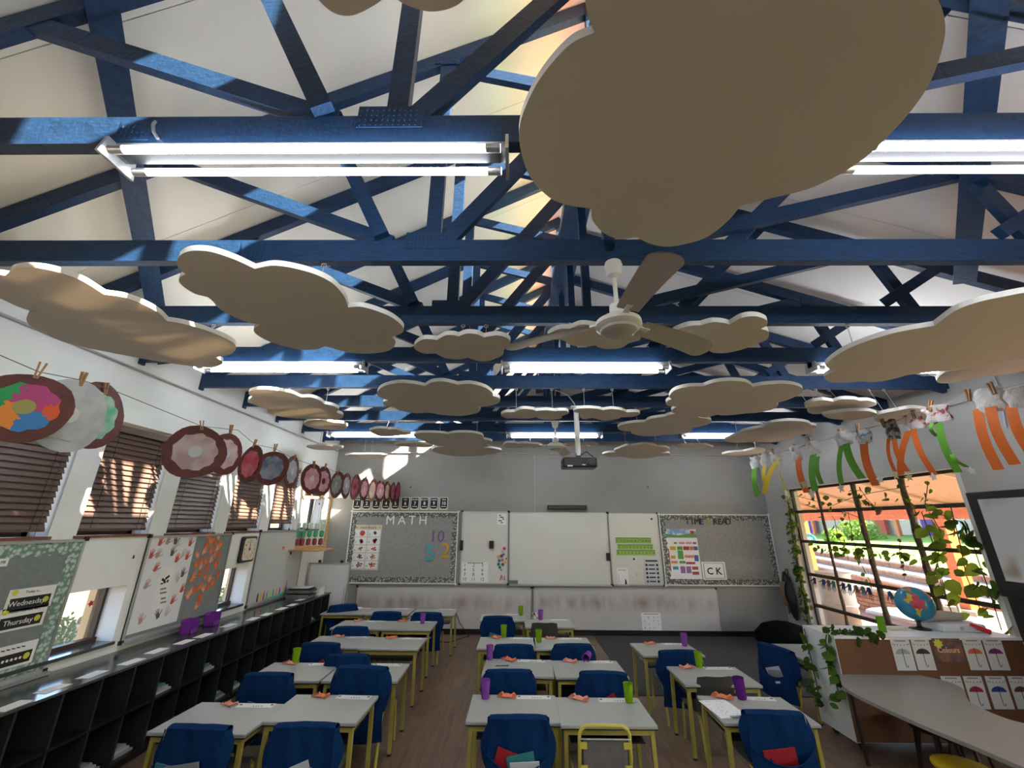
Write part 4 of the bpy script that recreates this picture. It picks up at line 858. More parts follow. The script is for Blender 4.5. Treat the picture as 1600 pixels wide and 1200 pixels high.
# number strips
mStrip = mat('green number strip', (.30, .50, .10), .7)
for k, (pts, nums, lab) in enumerate([([(961.5, 840.5), (1017, 840), (1017.5, 849), (962, 849.5)], range(21, 31), 'topmost green number strip, twenty one to thirty,'), ([(964.5, 851), (1020, 850.5), (1020.5, 858.5), (965, 859)], range(11, 21), 'middle green number strip, eleven to twenty,'), ([(963, 860), (1023.5, 859), (1024, 867.5), (963.5, 868)], range(0, 11), 'lowest green number strip, zero to ten,')]):
    t, wd, ht = wthing('number_strip', lab+' on the right whiteboard wing', 'number strip', 'back', pts, .0125, 'green number strips')
    paper(t, wd, ht, 0, 0, mStrip, 'strip', 0); paper(t, wd, ht*.12, 0, ht*.44, mat('dark green ink', (.02, .08, .02)), 'top_line', -.0013, .0005)
    nn = list(nums)
    for i, q in enumerate(nn): text(str(q), ht*.55, mInk, t, wd*((i+.5)/len(nn)-.5), -.0018, -ht*.06)
t, wd, ht = wthing('handwritten_sheet', 'white handwritten sheet low on the right whiteboard wing', 'paper', 'back', [(962.5, 888), (980, 887), (983.5, 914), (966, 916)], .0125)
paper(t, wd, ht, 0, 0, mPaper, 'sheet', 0); [paper(t, wd*.10, ht*.035, wd*(-.3+.15*k), ht*.38, mInk, 'print_mark', -.0013, .0004) for k in range(5)]; text('1\n2\n3\n4', wd*.17, mInk, t, -wd*.38, -.002, -ht*.08)
MB().prism([(wd*.15, -.0016, -ht*.42), (wd*.35, -.0016, -ht*.42), (wd*.30, -.0016, -ht*.2), (wd*.2, -.0016, -ht*.1)], (0, -.0005, 0)).build('doodle', mInk, t)
t, wd, ht = wthing('picture_chart', 'pale blue picture chart on the right whiteboard wing', 'poster', 'back', [(1006.5, 874), (1029, 873.5), (1033, 912.5), (1009, 912.5)], .0205)
paper(t, wd, ht, 0, 0, mat('pale blue paper', (.50, .54, .60)), 'sheet', 0)
for i in range(5):
    z = ht*(.26-.165*i); MB().prism(disc_pts(-wd*.36, -.0014, z, wd*.08, 8), (0, -.0005, 0)).build('picture_dot', mInk if i < 4 else mat('brown ink', (.22, .04, .03)), t); paper(t, wd*.42, ht*.05, -wd*.02, z, mInk, 'print_line', -.0013, .0005); MB().prism(disc_pts(wd*.36, -.0014, z, wd*.08, 8), (0, -.0005, 0)).build('picture_dot', mat('dark green ink', (.02, .08, .02)) if i % 2 else mInk, t)
paper(t, wd*.8, ht*.06, 0, ht*.43, mInk, 'heading', -.0013, .0005)
for px, py, lab in [(1018, 811, 'small grey magnet high on the right whiteboard wing'), (990.5, 873.5, 'tiny dark magnet below the green number strips'), (995.5, 898, 'tiny yellow magnet beside the handwritten sheet')]:
    p = onY(px, py, YB-.013); o = MB().cyl((0, 0, 0), (0, -.006, 0), .018, n=12).build('button_magnet', mYel if 'yellow' in lab else mSteel); o.location = (p.x, YB-.0135, p.z); tag(o, lab, 'magnet')
# reading board
rb, wR, hR = wthing('pinboard', 'grey pinboard headed TIME 2 READ at the window end of the wall', 'board', 'back', [(1029, 803), (1199.5, 804), (1221.5, 916), (1038.5, 915)])
frame_board(rb, wR, hR, mPin, .018, mWhite); scallop_border(rb, wR, hR, mFloralG, .10, .015, step=.1)
mGold = mat('gold card', (.6, .34, .05))
for ch, cxp in zip('TIME2READ', (924, 951, 979, 1004, 1045, 1082, 1107, 1131, 1155)):
    letter(ch, 820+cxp/3.636, 815.5, 9.8, mGold if ch == '2' else mInk, ('gold cut-out number 2 in the heading TIME 2 READ' if ch == '2' else 'black cut-out letter %s of %s in the heading TIME 2 READ' % (ch, 'TIME' if cxp < 1040 else 'READ')), 'letters spelling TIME 2 READ')
t, wd, ht = wthing('phonics_chart', 'white phonics chart with coloured blocks under a picture header on the reading board', 'poster', 'back', [(1039, 840.5), (1089, 840), (1097.5, 904.5), (1047, 905)], .0135)
paper(t, wd, ht, 0, 0, mPaper, 'sheet', 0)
cols = [(.62, .44, .05), (.10, .32, .08), (.40, .06, .06), (.65, .25, .12), (.07, .13, .40), (.28, .14, .35), (.60, .30, .36), (.05, .28, .40)]
lay = [(-.30, .24, .20, .10, 0), (-.08, .24, .18, .10, 1), (.12, .24, .2, .10, 2), (.30, .24, .16, .10, 3), (.42, .24, .12, .10, 4), (-.08, .12, .18, .14, 1), (-.32, .02, .16, .09, 0), (-.08, .02, .18, .10, 1), (.18, .04, .3, .07, 3), (.40, .0, .14, .16, 4), (-.3, -.1, .22, .07, 3), (-.05, -.1, .2, .07, 1), (.2, -.12, .3, .06, 2), (-.28, -.24, .18, .08, 7), (-.06, -.28, .16, .18, 5), (.12, -.28, .16, .18, 5), (.32, -.24, .2, .08, 2), (.32, -.36, .22, .08, 2), (-.0, .37, .2, .06, 6), (.22, .37, .2, .06, 6), (.40, .37, .12, .06, 5), (-.2, .37, .1, .05, 1), (-.44, -.05, .035, .6, 2)]
for x, z, w_, h_, ci in lay: paper(t, wd*w_*.94, ht*h_*.92, x*wd, z*ht, mat('chart colour %d' % ci, cols[ci], .7), 'colour_block', -.0013, .0005)
for i in range(9): text('abcdefghi'[i], .035, mInk, t, wd*(-.36+.09*i), -.0026, ht*(.25 if i % 2 else .03))
t2, w2, h2 = wthing('picture_header', 'blue landscape picture header above the phonics chart', 'poster', 'back', [(1038.5, 826.5), (1087, 827), (1089, 838.5), (1041, 839.5)], .0135)
mSky = pattern(mat('landscape print', (.3, .4, .6), .7), 'noise', 9, (.20, .34, .60), (.62, .66, .66), .45, .6)
paper(t2, w2, h2, 0, 0, mSky, 'sheet', 0)
MB().prism([(-w2*.5, -.0014, -h2*.5), (w2*.5, -.0014, -h2*.5), (w2*.5, -.0014, -h2*.15), (w2*.3, -.0014, -h2*.05), (-w2*.1, -.0014, -h2*.3), (-w2*.5, -.0014, -h2*.1)], (0, -.0005, 0)).build('meadow_print', mat('chart colour 1', cols[1]), t2)
paper(t2, w2*.12, h2*.4, w2*.36, h2*.1, mat('chart colour 2', cols[2]), 'barn_print', -.0014, .0006)
t, wd, ht = wthing('letter_card', 'white framed card reading C K at the foot of the reading board', 'card', 'back', [(1096, 878.5), (1132.5, 877.5), (1136, 905.5), (1099, 906)], .0135)
paper(t, wd, ht, 0, 0, mPaper, 'card', 0)
for x, z, w_, h_ in [(0, .42, .84, .02), (0, -.42, .84, .02), (-.42, 0, .02, .84), (.42, 0, .02, .84)]: paper(t, wd*w_, ht*h_, x*wd, z*ht, mInk, 'border_line', -.0013, .0004)
text('C K', ht*.55, mInk, t, 0, -.002, -ht*.04, bold=.003)
# lower whiteboards with smudged writing along their top band
def smudge(name):
    m = mat(name, (.40, .385, .37), .4); n_, N, L, b = nodes_of(m)
    tc = N.new('ShaderNodeTexCoord'); sp = N.new('ShaderNodeSeparateXYZ'); L.new(tc.outputs['Object'], sp.inputs[0])
    nz = N.new('ShaderNodeTexNoise'); nz.inputs['Scale'].default_value = 3.2; mp = N.new('ShaderNodeMapping'); mp.inputs['Scale'].default_value = (1.6, 1, .5)
    L.new(tc.outputs['Object'], mp.inputs[0]); L.new(mp.outputs[0], nz.inputs[0])
    a = N.new('ShaderNodeMapRange'); a.inputs[1].default_value = .36; a.inputs[2].default_value = .66; L.new(nz.outputs[0], a.inputs[0])
    d = N.new('ShaderNodeMath'); d.operation = 'SUBTRACT'; d.inputs[1].default_value = .12; L.new(sp.outputs[2], d.inputs[0])
    e = N.new('ShaderNodeMath'); e.operation = 'ABSOLUTE'; L.new(d.outputs[0], e.inputs[0])
    g = N.new('ShaderNodeMapRange'); g.inputs[1].default_value = .02; g.inputs[2].default_value = .17; g.inputs[3].default_value = 1; g.inputs[4].default_value = 0; L.new(e.outputs[0], g.inputs[0])
    f = N.new('ShaderNodeMath'); f.operation = 'MULTIPLY'; L.new(a.outputs[0], f.inputs[0]); L.new(g.outputs[0], f.inputs[1])
    mx = N.new('ShaderNodeMix'); mx.data_type = 'RGBA'; mx.inputs[6].default_value = (.52, .51, .50, 1); mx.inputs[7].default_value = (.34, .26, .235, 1)
    L.new(f.outputs[0], mx.inputs[0]); L.new(mx.outputs[2], b.inputs['Base Color']); return m
mSm = smudge('whiteboard with smudged brown writing')
for pts, lab in [([(556, 917), (830, 917), (831, 991.5), (553, 991)], 'low whiteboard with smudged writing behind the left far desks'), ([(833, 917), (1118, 920.5), (1128, 990.5), (834, 991.5)], 'low whiteboard with smudged writing below the main whiteboard and reading board')]:
    t, wd, ht = wthing('low_whiteboard', lab, 'board', 'back', pts, .002, 'low whiteboards'); frame_board(t, wd, ht, mSm, .012, mMetal, .016); LW = t
t, wd, ht = wthing('problem_sheet', 'white sheet with a grid of symbols on the low whiteboard', 'paper', 'back', [(1002, 957), (1033, 957.5), (1033.5, 986), (1003.5, 986)], .0155)
paper(t, wd, ht, 0, 0, mPaper, 'sheet', 0); [paper(t, wd*.08, ht*.035, wd*(-.32+.11*k), ht*.43, mInk, 'print_mark', -.0013, .0004) for k in range(7)]
for i in range(4):
    for j in range(4):
        if (i*4+j) % 5: text('xo+#='[(i*3+j) % 5], ht*.14, mInk, t, wd*(-.36+.24*i), -.002, ht*(.24-.19*j))
# marks on the grey wall
for px, py in [(642, 761.5), (1012, 761)]:
    p = onY(px, py, YB); tag(MB().cyl((p.x, YB, p.z), (p.x, YB-.02, p.z), .012, n=8).build('wall_hook', mBlack), 'small dark wall hook %s' % ('above the number cards' if px < 800 else 'above the right whiteboard wing'), 'hook')
# abacus on the corner sill
t = thing('abacus', 'wooden bead abacus frame in the corner behind the cubby unit', 'abacus', (-3.24, 7.42, 1.33), R_(35))
pa = onX(482, 845, -3.3)
t.location = (-3.3, pa.y, onX(482, 857, -3.3).z)
MB().box(-.02, .02, -.02, .02, 0, .8).build('frame_post', mWood, t).location = (.25, 0, 0)
MB().box(-.02, .02, -.02, .02, 0, .8).build('frame_post', mWood, t).location = (-.25, 0, 0)
MB().box(-.25, .25, -.02, .02, .76, .8).build('frame_rail', mWood, t); MB().box(-.25, .25, -.02, .02, 0, .04).build('frame_rail', mWood, t)
bgm = [mat('abacus green bead', (.05, .36, .18), .4), mat('abacus pale bead', (.5, .62, .52), .4), mat('abacus red bead', (.25, .03, .03), .4)]
for k in range(5):
    x = -.18+.09*k; MB().cyl((x, 0, .04), (x, 0, .76), .004, n=6).build('rod', mMetal, t)
    for j in range(3): MB().lathe([(.004, -.055), (.034, -.04), (.034, .04), (.004, .055)], 10, (x, 0, .10+.12*j)).build('bead', bgm[2-j] if j < 1 else bgm[j-1], t)
p0 = onX(505, 845, -3.2)
tag(MB().box(-3.43, -2.98, t.location.y-.32, min(YB-.02, t.location.y+.22), t.location.z-.025, t.location.z-.002).build('wall_shelf', mWood), 'pale wooden corner shelf under the abacus', 'shelf')
# easel flip board
ye = 7.30; P = [onY(486, 879, ye), onY(548, 876, ye), onY(543, 976, ye), onY(500, 980, ye)]
t = thing('flip_board', 'white easel board standing in the far corner beside the cubby unit', 'easel', ((P[0].x+P[1].x)/2, ye, 0))
wd = P[1].x-P[0].x; zt1, zb1 = P[0].z, P[2].z
MB().box(-wd/2, wd/2, -.012, .012, zb1, zt1).build('panel', mat('easel white', (.70, .70, .74), .3), t)
for s in (-1, 1):
    MB().box(s*wd/2-.012, s*wd/2+.012, -.018, .018, zb1, zt1).build('frame', mMetal, t)
    MB().tube([(s*wd*.42, .02, zt1), (s*wd*.46, -.05, 0)], .012).build('leg', mMetal, t); MB().tube([(s*wd*.42, .02, zt1), (s*wd*.46, .32, 0)], .012).build('leg', mMetal, t)
    MB().cyl((s*wd*.28, 0, zt1), (s*wd*.28, 0, zt1+.04), .025, n=10).build('paper_clamp', mBlack, t)
MB().box(-wd/2, wd/2, -.018, .018, zt1-.02, zt1).build('frame', mMetal, t); MB().box(-wd/2, wd/2, -.05, .018, zb1-.02, zb1).build('pen_tray', mMetal, t)
# dark carpet in front of the low whiteboard
cp = [onZ(928, 994, 0), onZ(954, 1031, 0), onZ(978, 1087, 0)]
tag(MB().box(cp[1].x, XR-.03, cp[2].y, YB-.03, .0005, .009).build('carpet', mat('dark grey carpet', (.045, .046, .048), .95, noise=(120, .35), bump=.2, bscale=400)), 'dark grey carpet in front of the low whiteboard by the window', 'carpet')
# cable lying near the far desks
tag(MB().tube([(onY(712, 956, YB-.05).x, YB-.05, onY(712, 956, YB-.05).z), (onY(718, 980, YB-.05).x, YB-.05, .18), (onZ(730, 1000, .006).x, YB-.14, .006), (onZ(700, 1008, .006).x, 7.35, .006), (onZ(660, 1006, .006).x, 7.4, .006)], .006).build('floor_cable', mBlack), 'black cable hanging down the low whiteboard to the floor', 'cable')
# ================================================================== desks
mDesk = mat('grey desk laminate', (.36, .37, .345), .33, noise=(60, .03), spec=.5)
mYl = mat('yellow painted steel', (.40, .34, .075), .45, noise=(8, .12))
mYlB = mat('brighter yellow painted steel', (.55, .48, .08), .45)
DZ = .515
def make_desk():
    t = thing('school_desk', '', 'desk')
    o = MB().box(-.32, .32, -.232, .232, DZ-.022, DZ).build('desk_top', mDesk, t); bv = o.modifiers.new('b', 'BEVEL'); bv.width = .006; bv.segments = 2
    MB().box(-.318, .318, -.230, .230, DZ-.026, DZ-.0225).build('edge_underside', mDark, t)
    lm = MB()
    for sx in (-1, 1):
        for sy in (-1, 1): MB().bar((sx*.285, sy*.20, DZ-.026), (sx*.295, sy*.205, .012), .026, .026, up=(0, 1, 0)).build('leg', mYl, t)
    for sy in (-1, 1): MB().box(-.285, .285, sy*.20-.011, sy*.20+.011, DZ-.06, DZ-.027).build('rail', mYl, t)
    for sx in (-1, 1): MB().box(sx*.285-.011, sx*.285+.011, -.20, .20, DZ-.06, DZ-.027).build('rail', mYl, t)
    for sx in (-1, 1):
        for sy in (-1, 1): MB().cyl((sx*.295, sy*.205, 0), (sx*.295, sy*.205, .014), .017, n=8).build('foot', mBlack, t)
    MB().box(-.25, .25, -.15, .18, DZ-.13, DZ-.122).build('book_tray', mDark, t)
    return t
D0 = make_desk(); first = [True]
DESK = {}
def Wz(px, py, z=DZ): return onZ(px, py, z)
def S(c): return 700+c[0]*.375, 920+c[1]*.375
def S4(c): return 200+c[0]*.3125, 900+c[1]*.3125
def place_desk(key, corners, phrase, fn):
    P = [Wz(*fn(c)) for c in corners]; c = sum(P, Vector())/4
    fr = (P[3]-P[0]) if len(P) == 4 else Vector((1, 0, 0)); a = math.atan2(fr.y, fr.x)
    a = max(-.12, min(.12, a))
    d = D0 if first[0] else copy_tree(D0); first[0] = False
    d.location = (c.x, c.y, 0); d.rotation_euler = (0, 0, a*.5); d['label'] = 'grey topped yellow legged desk, '+phrase; d['group'] = 'school desks'
    DESK[key] = (Vector((c.x, c.y, 0)), a*.5, phrase); return d
C = [('C1L', [(72, 552), (108, 440), (448, 445), (462, 558)], 'left of the nearest middle pair', S), ('C1R', [(462, 570), (448, 445), (803, 458), (866, 572)], 'right of the nearest middle pair', S),
     ('C2L', [(142, 358), (160, 290), (432, 296), (440, 368)], 'left of the second middle pair', S), ('C2R', [(440, 370), (432, 296), (712, 300), (750, 370)], 'right of the second middle pair', S),
     ('C3L', [(122, 248), (135, 200), (362, 202), (365, 252)], 'left of the third middle pair', S), ('C3R', [(365, 252), (362, 203), (575, 205), (600, 250)], 'right of the third middle pair', S),
     ('C4L', [(120, 135), (155, 102), (320, 104), (325, 135)], 'left of the farthest middle pair', S), ('C4R', [(320, 160), (330, 125), (505, 128), (520, 160)], 'right of the farthest middle pair', S),
     ('R1', [(1132, 558), (1030, 440), (1420, 450), (1540, 572)], 'nearest single one by the white cabinet', S), ('R2', [(990, 395), (925, 318), (1200, 335), (1290, 400)], 'second single one by the dark carpet', S),
     ('R3', [(815, 282), (762, 222), (990, 225), (1068, 280)], 'third single one on the dark carpet', S),
     ('L1L', [(115, 775), (375, 630), (770, 640), (585, 795)], 'left of the nearest pair by the cubbies', S4), ('L1R', [(655, 730), (830, 588), (1255, 595), (1160, 740)], 'right of the nearest pair by the cubbies', S4),
     ('L2L', [(580, 520), (730, 432), (1060, 432), (965, 525)], 'left of the second pair by the cubbies', S4), ('L2R', [(965, 525), (1075, 435), (1405, 437), (1350, 525)], 'right of the second pair by the cubbies', S4),
     ('L3L', [(870, 355), (960, 300), (1225, 300), (1160, 360)], 'left of the third pair by the cubbies', S4), ('L3R', [(1165, 365), (1225, 303), (1490, 305), (1440, 370)], 'right of the third pair by the cubbies', S4),
     ('L4L', [(1027, 262), (1075, 220), (1305, 222), (1265, 268)], 'left of the fourth pair by the cubbies', S4), ('L4R', [(1270, 268), (1310, 222), (1550, 225), (1500, 270)], 'right of the fourth pair by the cubbies', S4)]
for k in C: place_desk(*k)
S6 = lambda c: (470+c[0]/6.154, 920+c[1]/6.154)
for key, fl, fr_, ph in [('L5L', (325, 240), (600, 245), 'left of the far row of three before the low whiteboard'), ('L5M', (612, 245), (1030, 248), 'middle of the far row of three before the low whiteboard'), ('L5R', (1045, 250), (1470, 255), 'right of the far row of three before the low whiteboard')]:
    a, b_ = Wz(*S6(fl)), Wz(*S6(fr_))
    d = copy_tree(D0); c = Vector((b_.x-.32 if key != 'L5L' else b_.x-.32, (a.y+b_.y)/2+.232, 0)); d.location = c; d['label'] = 'grey topped yellow legged desk, '+ph; d['group'] = 'school desks'; DESK[key] = (c, 0, ph)
a = Wz(1202, 1004.5); b_ = Wz(1260, 1033)
dirv = (b_-a).normalized(); ang = math.atan2(dirv.y, dirv.x); mid = (a+b_)/2; nrm = Vector((-dirv.y, dirv.x, 0))
d = copy_tree(D0); c = mid+dirv*.02+nrm*.232; d.location = (c.x, c.y, 0); d.rotation_euler = (0, 0, ang); d['label'] = 'grey topped yellow legged desk, turned sideways beside the white cabinet vine'; d['group'] = 'school desks'; DESK['R4'] = (Vector((c.x, c.y, 0)), ang, 'turned sideways by the cabinet vine')
def on_desk(key, u, v, z=0):
    c, a, _ = DESK[key]; x, y = (u-.5)*.64, (v-.5)*.464
    return Vector((c.x+x*math.cos(a)-y*math.sin(a), c.y+x*math.sin(a)+y*math.cos(a), DZ+z))
# name strips and orange paper crabs on the desks
mStripN = mat('laminated name strip', (.72, .72, .71), .3)
strip_sheet = MB().box(-.13, .13, -.035, .035, 0, .0015).mesh('strip', mStripN)
mk_dot = MB().prism([(x, y, .0016) for x, z, y in disc_pts(0, 0, 0, .011, 8)], (0, 0, .0004)).mesh('picture_dot', mInk)
def nm_text(k): return text_mesh(k, .03, .0003, mInk)
crab_m = [mat('orange crab paper', (.72, .20, .09), .75), mat('salmon crab paper', (.68, .27, .17), .75)]
def crab_mesh(m, seed):
    rs = random.Random(seed); mb = MB()
    mb.grid(lambda u, v: Vector(((u-.5)*.075, (v-.5)*.05, .006+.018*math.sin(PI*u)*math.sin(PI*v)+.004*rs.random())), 5, 4)
    for s in (-1, 1):
        for k in range(4):
            a = s*(.5+.4*k)+(-PI/2); x0, y0 = .03*math.cos(a*1.0+PI/2)*1.1*s*0+s*.03, -.022+.014*k
            mb.add([(x0, y0-.005, .006), (x0+s*.03, y0-.008+.004*k, .018), (x0+s*.045, y0-.006+.006*k, .002), (x0, y0+.005, .006)], [(0, 1, 2, 3)])
        mb.add([(s*.02, .02, .01), (s*.045, .045, .02), (s*.06, .04, .012), (s*.03, .015, .01)], [(0, 1, 2, 3)])
    return mb.mesh('paper_crab', m)
crabs = [crab_mesh(crab_m[i % 2], i) for i in range(4)]
NAMES = ['Ava', 'Leo', 'Mia', 'Sam', 'Zoe', 'Ben', 'Eva', 'Max', 'Lily', 'Tom', 'Anna', 'Jack', 'Ella', 'Noah', 'Ruby', 'Luke', 'Kate', 'Adam', 'Ivy', 'Dan', 'Amy', 'Joe', 'Sue']
SU = {'C1L': (.74, .90, .42), 'C1R': (.72, .88, .28)}
for i, key in enumerate(DESK):
    c, a, ph = DESK[key]
    u, v, cu = SU.get(key, (.72+.04*math.sin(i*2.1), .90, .32+.05*math.sin(i*1.3)))
    t = thing('name_strip', 'white strip on the desk '+ph, 'name strip', on_desk(key, u, v, .0004), a+.04*math.sin(i*3), 'white strips on the desks')
    inst('strip', strip_sheet, t)
    for s in (-1, 1): inst('picture_dot', mk_dot, t, (s*.112, .01, 0))
    o = inst('lettering', text_mesh('a b c d', .026, .0003, mInk), t, (.02, -.012, .0018))
    if key in ('C4L', 'C4R', 'L5L', 'L5M', 'L5R'): continue
    p = on_desk(key, cu, .90, .001)
    o = inst('paper_crab', crabs[i % 4], None, p, (0, 0, a+random.uniform(-.6, .6)), 1.0+.1*math.sin(i)); tag(o, 'crumpled orange paper crab on the desk '+ph, 'paper craft', 'orange paper crabs')
# cups
mCupP = mat_trans('purple cup plastic', (.30, .10, .46), (.35, .10, .50), .3); mCupG = mat_trans('lime cup plastic', (.26, .46, .02), (.30, .55, .02), .3); mCupD = mat_trans('dark purple cup plastic', (.14, .03, .24), (.2, .04, .3), .25)
def cup_mesh(m): return MB().lathe([(.001, 0), (.026, 0), (.029, .01), (.036, .118), (.0365, .122), (.034, .121), (.027, .006), (.001, .004)], 20).mesh('cup', m, True)
cupm = {'P': cup_mesh(mCupP), 'G': cup_mesh(mCupG), 'D': cup_mesh(mCupD)}
cups = [('P', 758, 1093, 'purple plastic cup standing on the desk, left of the nearest middle pair', 0), ('G', 983, 1099, 'lime green plastic cup standing on the desk, right of the nearest middle pair', 0), ('P', 765, 1032, 'purple plastic cup standing on the desk, left of the second middle pair', 0),
        ('G', 787, 997, 'lime green plastic cup on the left desk of the third middle pair', 0), ('G', 842, 1005, 'lime green plastic cup on the right desk of the third middle pair', 0), ('G', 814, 963, 'lime green plastic cup on the farthest middle pair', 0), ('P', 848, 967, 'purple plastic cup beside the small picture card on the farthest middle pair', 0),
        ('P', 1070, 1011, 'purple plastic cup standing on the third single desk on the carpet', 0), ('G', 1093, 1044, 'lime green plastic cup standing on the second single desk by the carpet', 0), ('D', 1160, 1094, 'dark purple plastic cup leaning on the nearest single desk by the cabinet', .09),
        ('G', 461, 1038, 'lime green plastic cup on the second pair by the cubbies', 0), ('P', 660, 976, 'purple plastic cup on the fourth pair by the cubbies', 0)]
for k, px, py, lab, tilt in cups:
    p = Wz(px, py-1.5)
    if 'picture card' in lab: p = on_desk('C4R', .36, .92)
    o = inst('plastic_cup', cupm[k], None, (p.x, p.y, DZ+.0008+.4*abs(tilt)*.03), (0, -tilt, 0), 1.0 if k != 'D' else 1.15); tag(o, lab, 'cup', 'plastic cups')
p = Wz(917, 1031); o = inst('plastic_cup', cupm['P'], None, (p.x+.03, p.y+.045, DZ+.038), (R_(93), 0, R_(-24)), 1.05); tag(o, 'purple plastic cup lying on its side on the second middle pair', 'cup', 'plastic cups')
# things lying on the desks
p = Wz(1128, 1106); t = thing('dot_worksheet', 'white dotted worksheet with a clip on the nearest single desk by the cabinet', 'paper', (p.x, p.y-.02, DZ+.0006), R_(6))
MB().box(-.105, .105, -.15, .15, 0, .002).build('sheet', mPaper, t); rs = random.Random(5)
for i in range(46): inst('print_dot', MB().prism([(x, y, .0021) for x, z, y in disc_pts(0, 0, 0, .003, 6)], (0, 0, .0003)).mesh('print_dot', mInk) if i == 0 else bpy.data.meshes['print_dot'], t, (rs.uniform(-.095, .095), rs.uniform(-.12, .14), 0))
MB().box(-.03, .05, -.152, -.13, .0025, .009).build('clip', mMetal, t)
p = Wz(785, 1041); t = thing('pencil', 'dark pencil lying on the left desk of the second middle pair', 'pencil', (p.x, p.y, DZ+.005), R_(6)); MB().cyl((-.06, 0, 0), (.06, 0, 0), .004, n=6).build('shaft', mDark, t); MB().cyl((-.06, 0, 0), (-.075, 0, 0), .004, .0005, n=6).build('tip', mWood, t)
p = on_desk('C4R', .24, .88); tag(MB().bar((p.x-.04, p.y+.03, DZ+.045), (p.x+.04, p.y+.03, DZ+.045), .004, .088, up=(0, .2, 1)).build('picture_card', pattern(mat('picture card print', (.6, .6, .6), .6), 'noise', 40, (.65, .63, .6), (.15, .05, .05), .5, .6)), 'small picture card standing behind the purple cup on the farthest middle pair', 'card')
p = Wz(553, 951); tag(MB().box(p.x-.14, p.x+.10, p.y-.08, p.y+.10, DZ+.0028, DZ+.006).build('paper_sheet', mPaper), 'white sheet on the left far desk beside the easel', 'paper')
# ================================================================== chairs
mSeat = mat('grey chair plastic', (.13, .125, .115), .5, noise=(20, .1))
mPadG = mat('dark grey chair shell', (.055, .053, .050), .55)
def chair_frame(t, tube):
    for sx in (-1, 1):
        MB().tube([(sx*.165, .13, .295), (sx*.168, .16, .27), (sx*.172, .185, .0)], .011).build('leg', tube, t)
        MB().tube([(sx*.165, -.12, .295), (sx*.168, -.16, .27), (sx*.172, -.215, .0)], .011).build('leg', tube, t)
    def st(u, v):
        x = (u-.5)*.36; y = (v-.5)*.34; return Vector((x, y, .305-.012*math.cos(PI*(u-.5))+.018*max(0, .3-v)))
    mb = MB().grid(st, 8, 8); n0 = len(mb.v); f0 = list(mb.f); mb.add([Vector(p)-Vector((0, 0, .012)) for p in mb.v], [tuple(reversed(f)) for f in f0])
    mb.build('seat', mSeat, t, True)
def make_chair_yellow():
    t = thing('school_chair', '', 'chair'); chair_frame(t, mYlB)
    MB().tube([(-.155, -.13, .30), (-.158, -.17, .40), (-.155, -.185, .535), (-.140, -.19, .565), (-.11, -.19, .58), (.11, -.19, .58), (.140, -.19, .565), (.155, -.185, .535), (.158, -.17, .40), (.155, -.13, .30)], .0115, 10).build('back_frame', mYlB, t, True)
    MB().box(-.135, .135, -.185, -.172, .33, .505).build('backrest', mSeat, t)
    MB().tube([(-.158, -.192, .512), (.158, -.192, .512)], .005).build('cross_bar', mMetal, t)
    for sx in (-1, 1):
        for z in (.365, .48): MB().box(sx*.135-.022, sx*.135+.022, -.197, -.184, z-.016, z+.016).build('bracket', mYlB, t)
    return t
def make_chair_shell():
    t = thing('school_chair', '', 'chair'); chair_frame(t, mYl)
    def bk_(u, v):
        w_ = .18-.02*v*v; x = (u-.5)*2*w_; return Vector((x, -.165-.06*v+.05*(2*u-1)**2, .31+.27*v-.035*max(0, abs(2*u-1)-.6)*v))
    mb = MB().grid(bk_, 10, 8); f0 = list(mb.f); mb.add([Vector(p)+Vector((0, -.012, 0)) for p in mb.v], [tuple(reversed(f)) for f in f0])
    mb.build('backrest', mPadG, t, True); return t
CY, CS = make_chair_yellow(), make_chair_shell(); usedY, usedS = [False], [False]
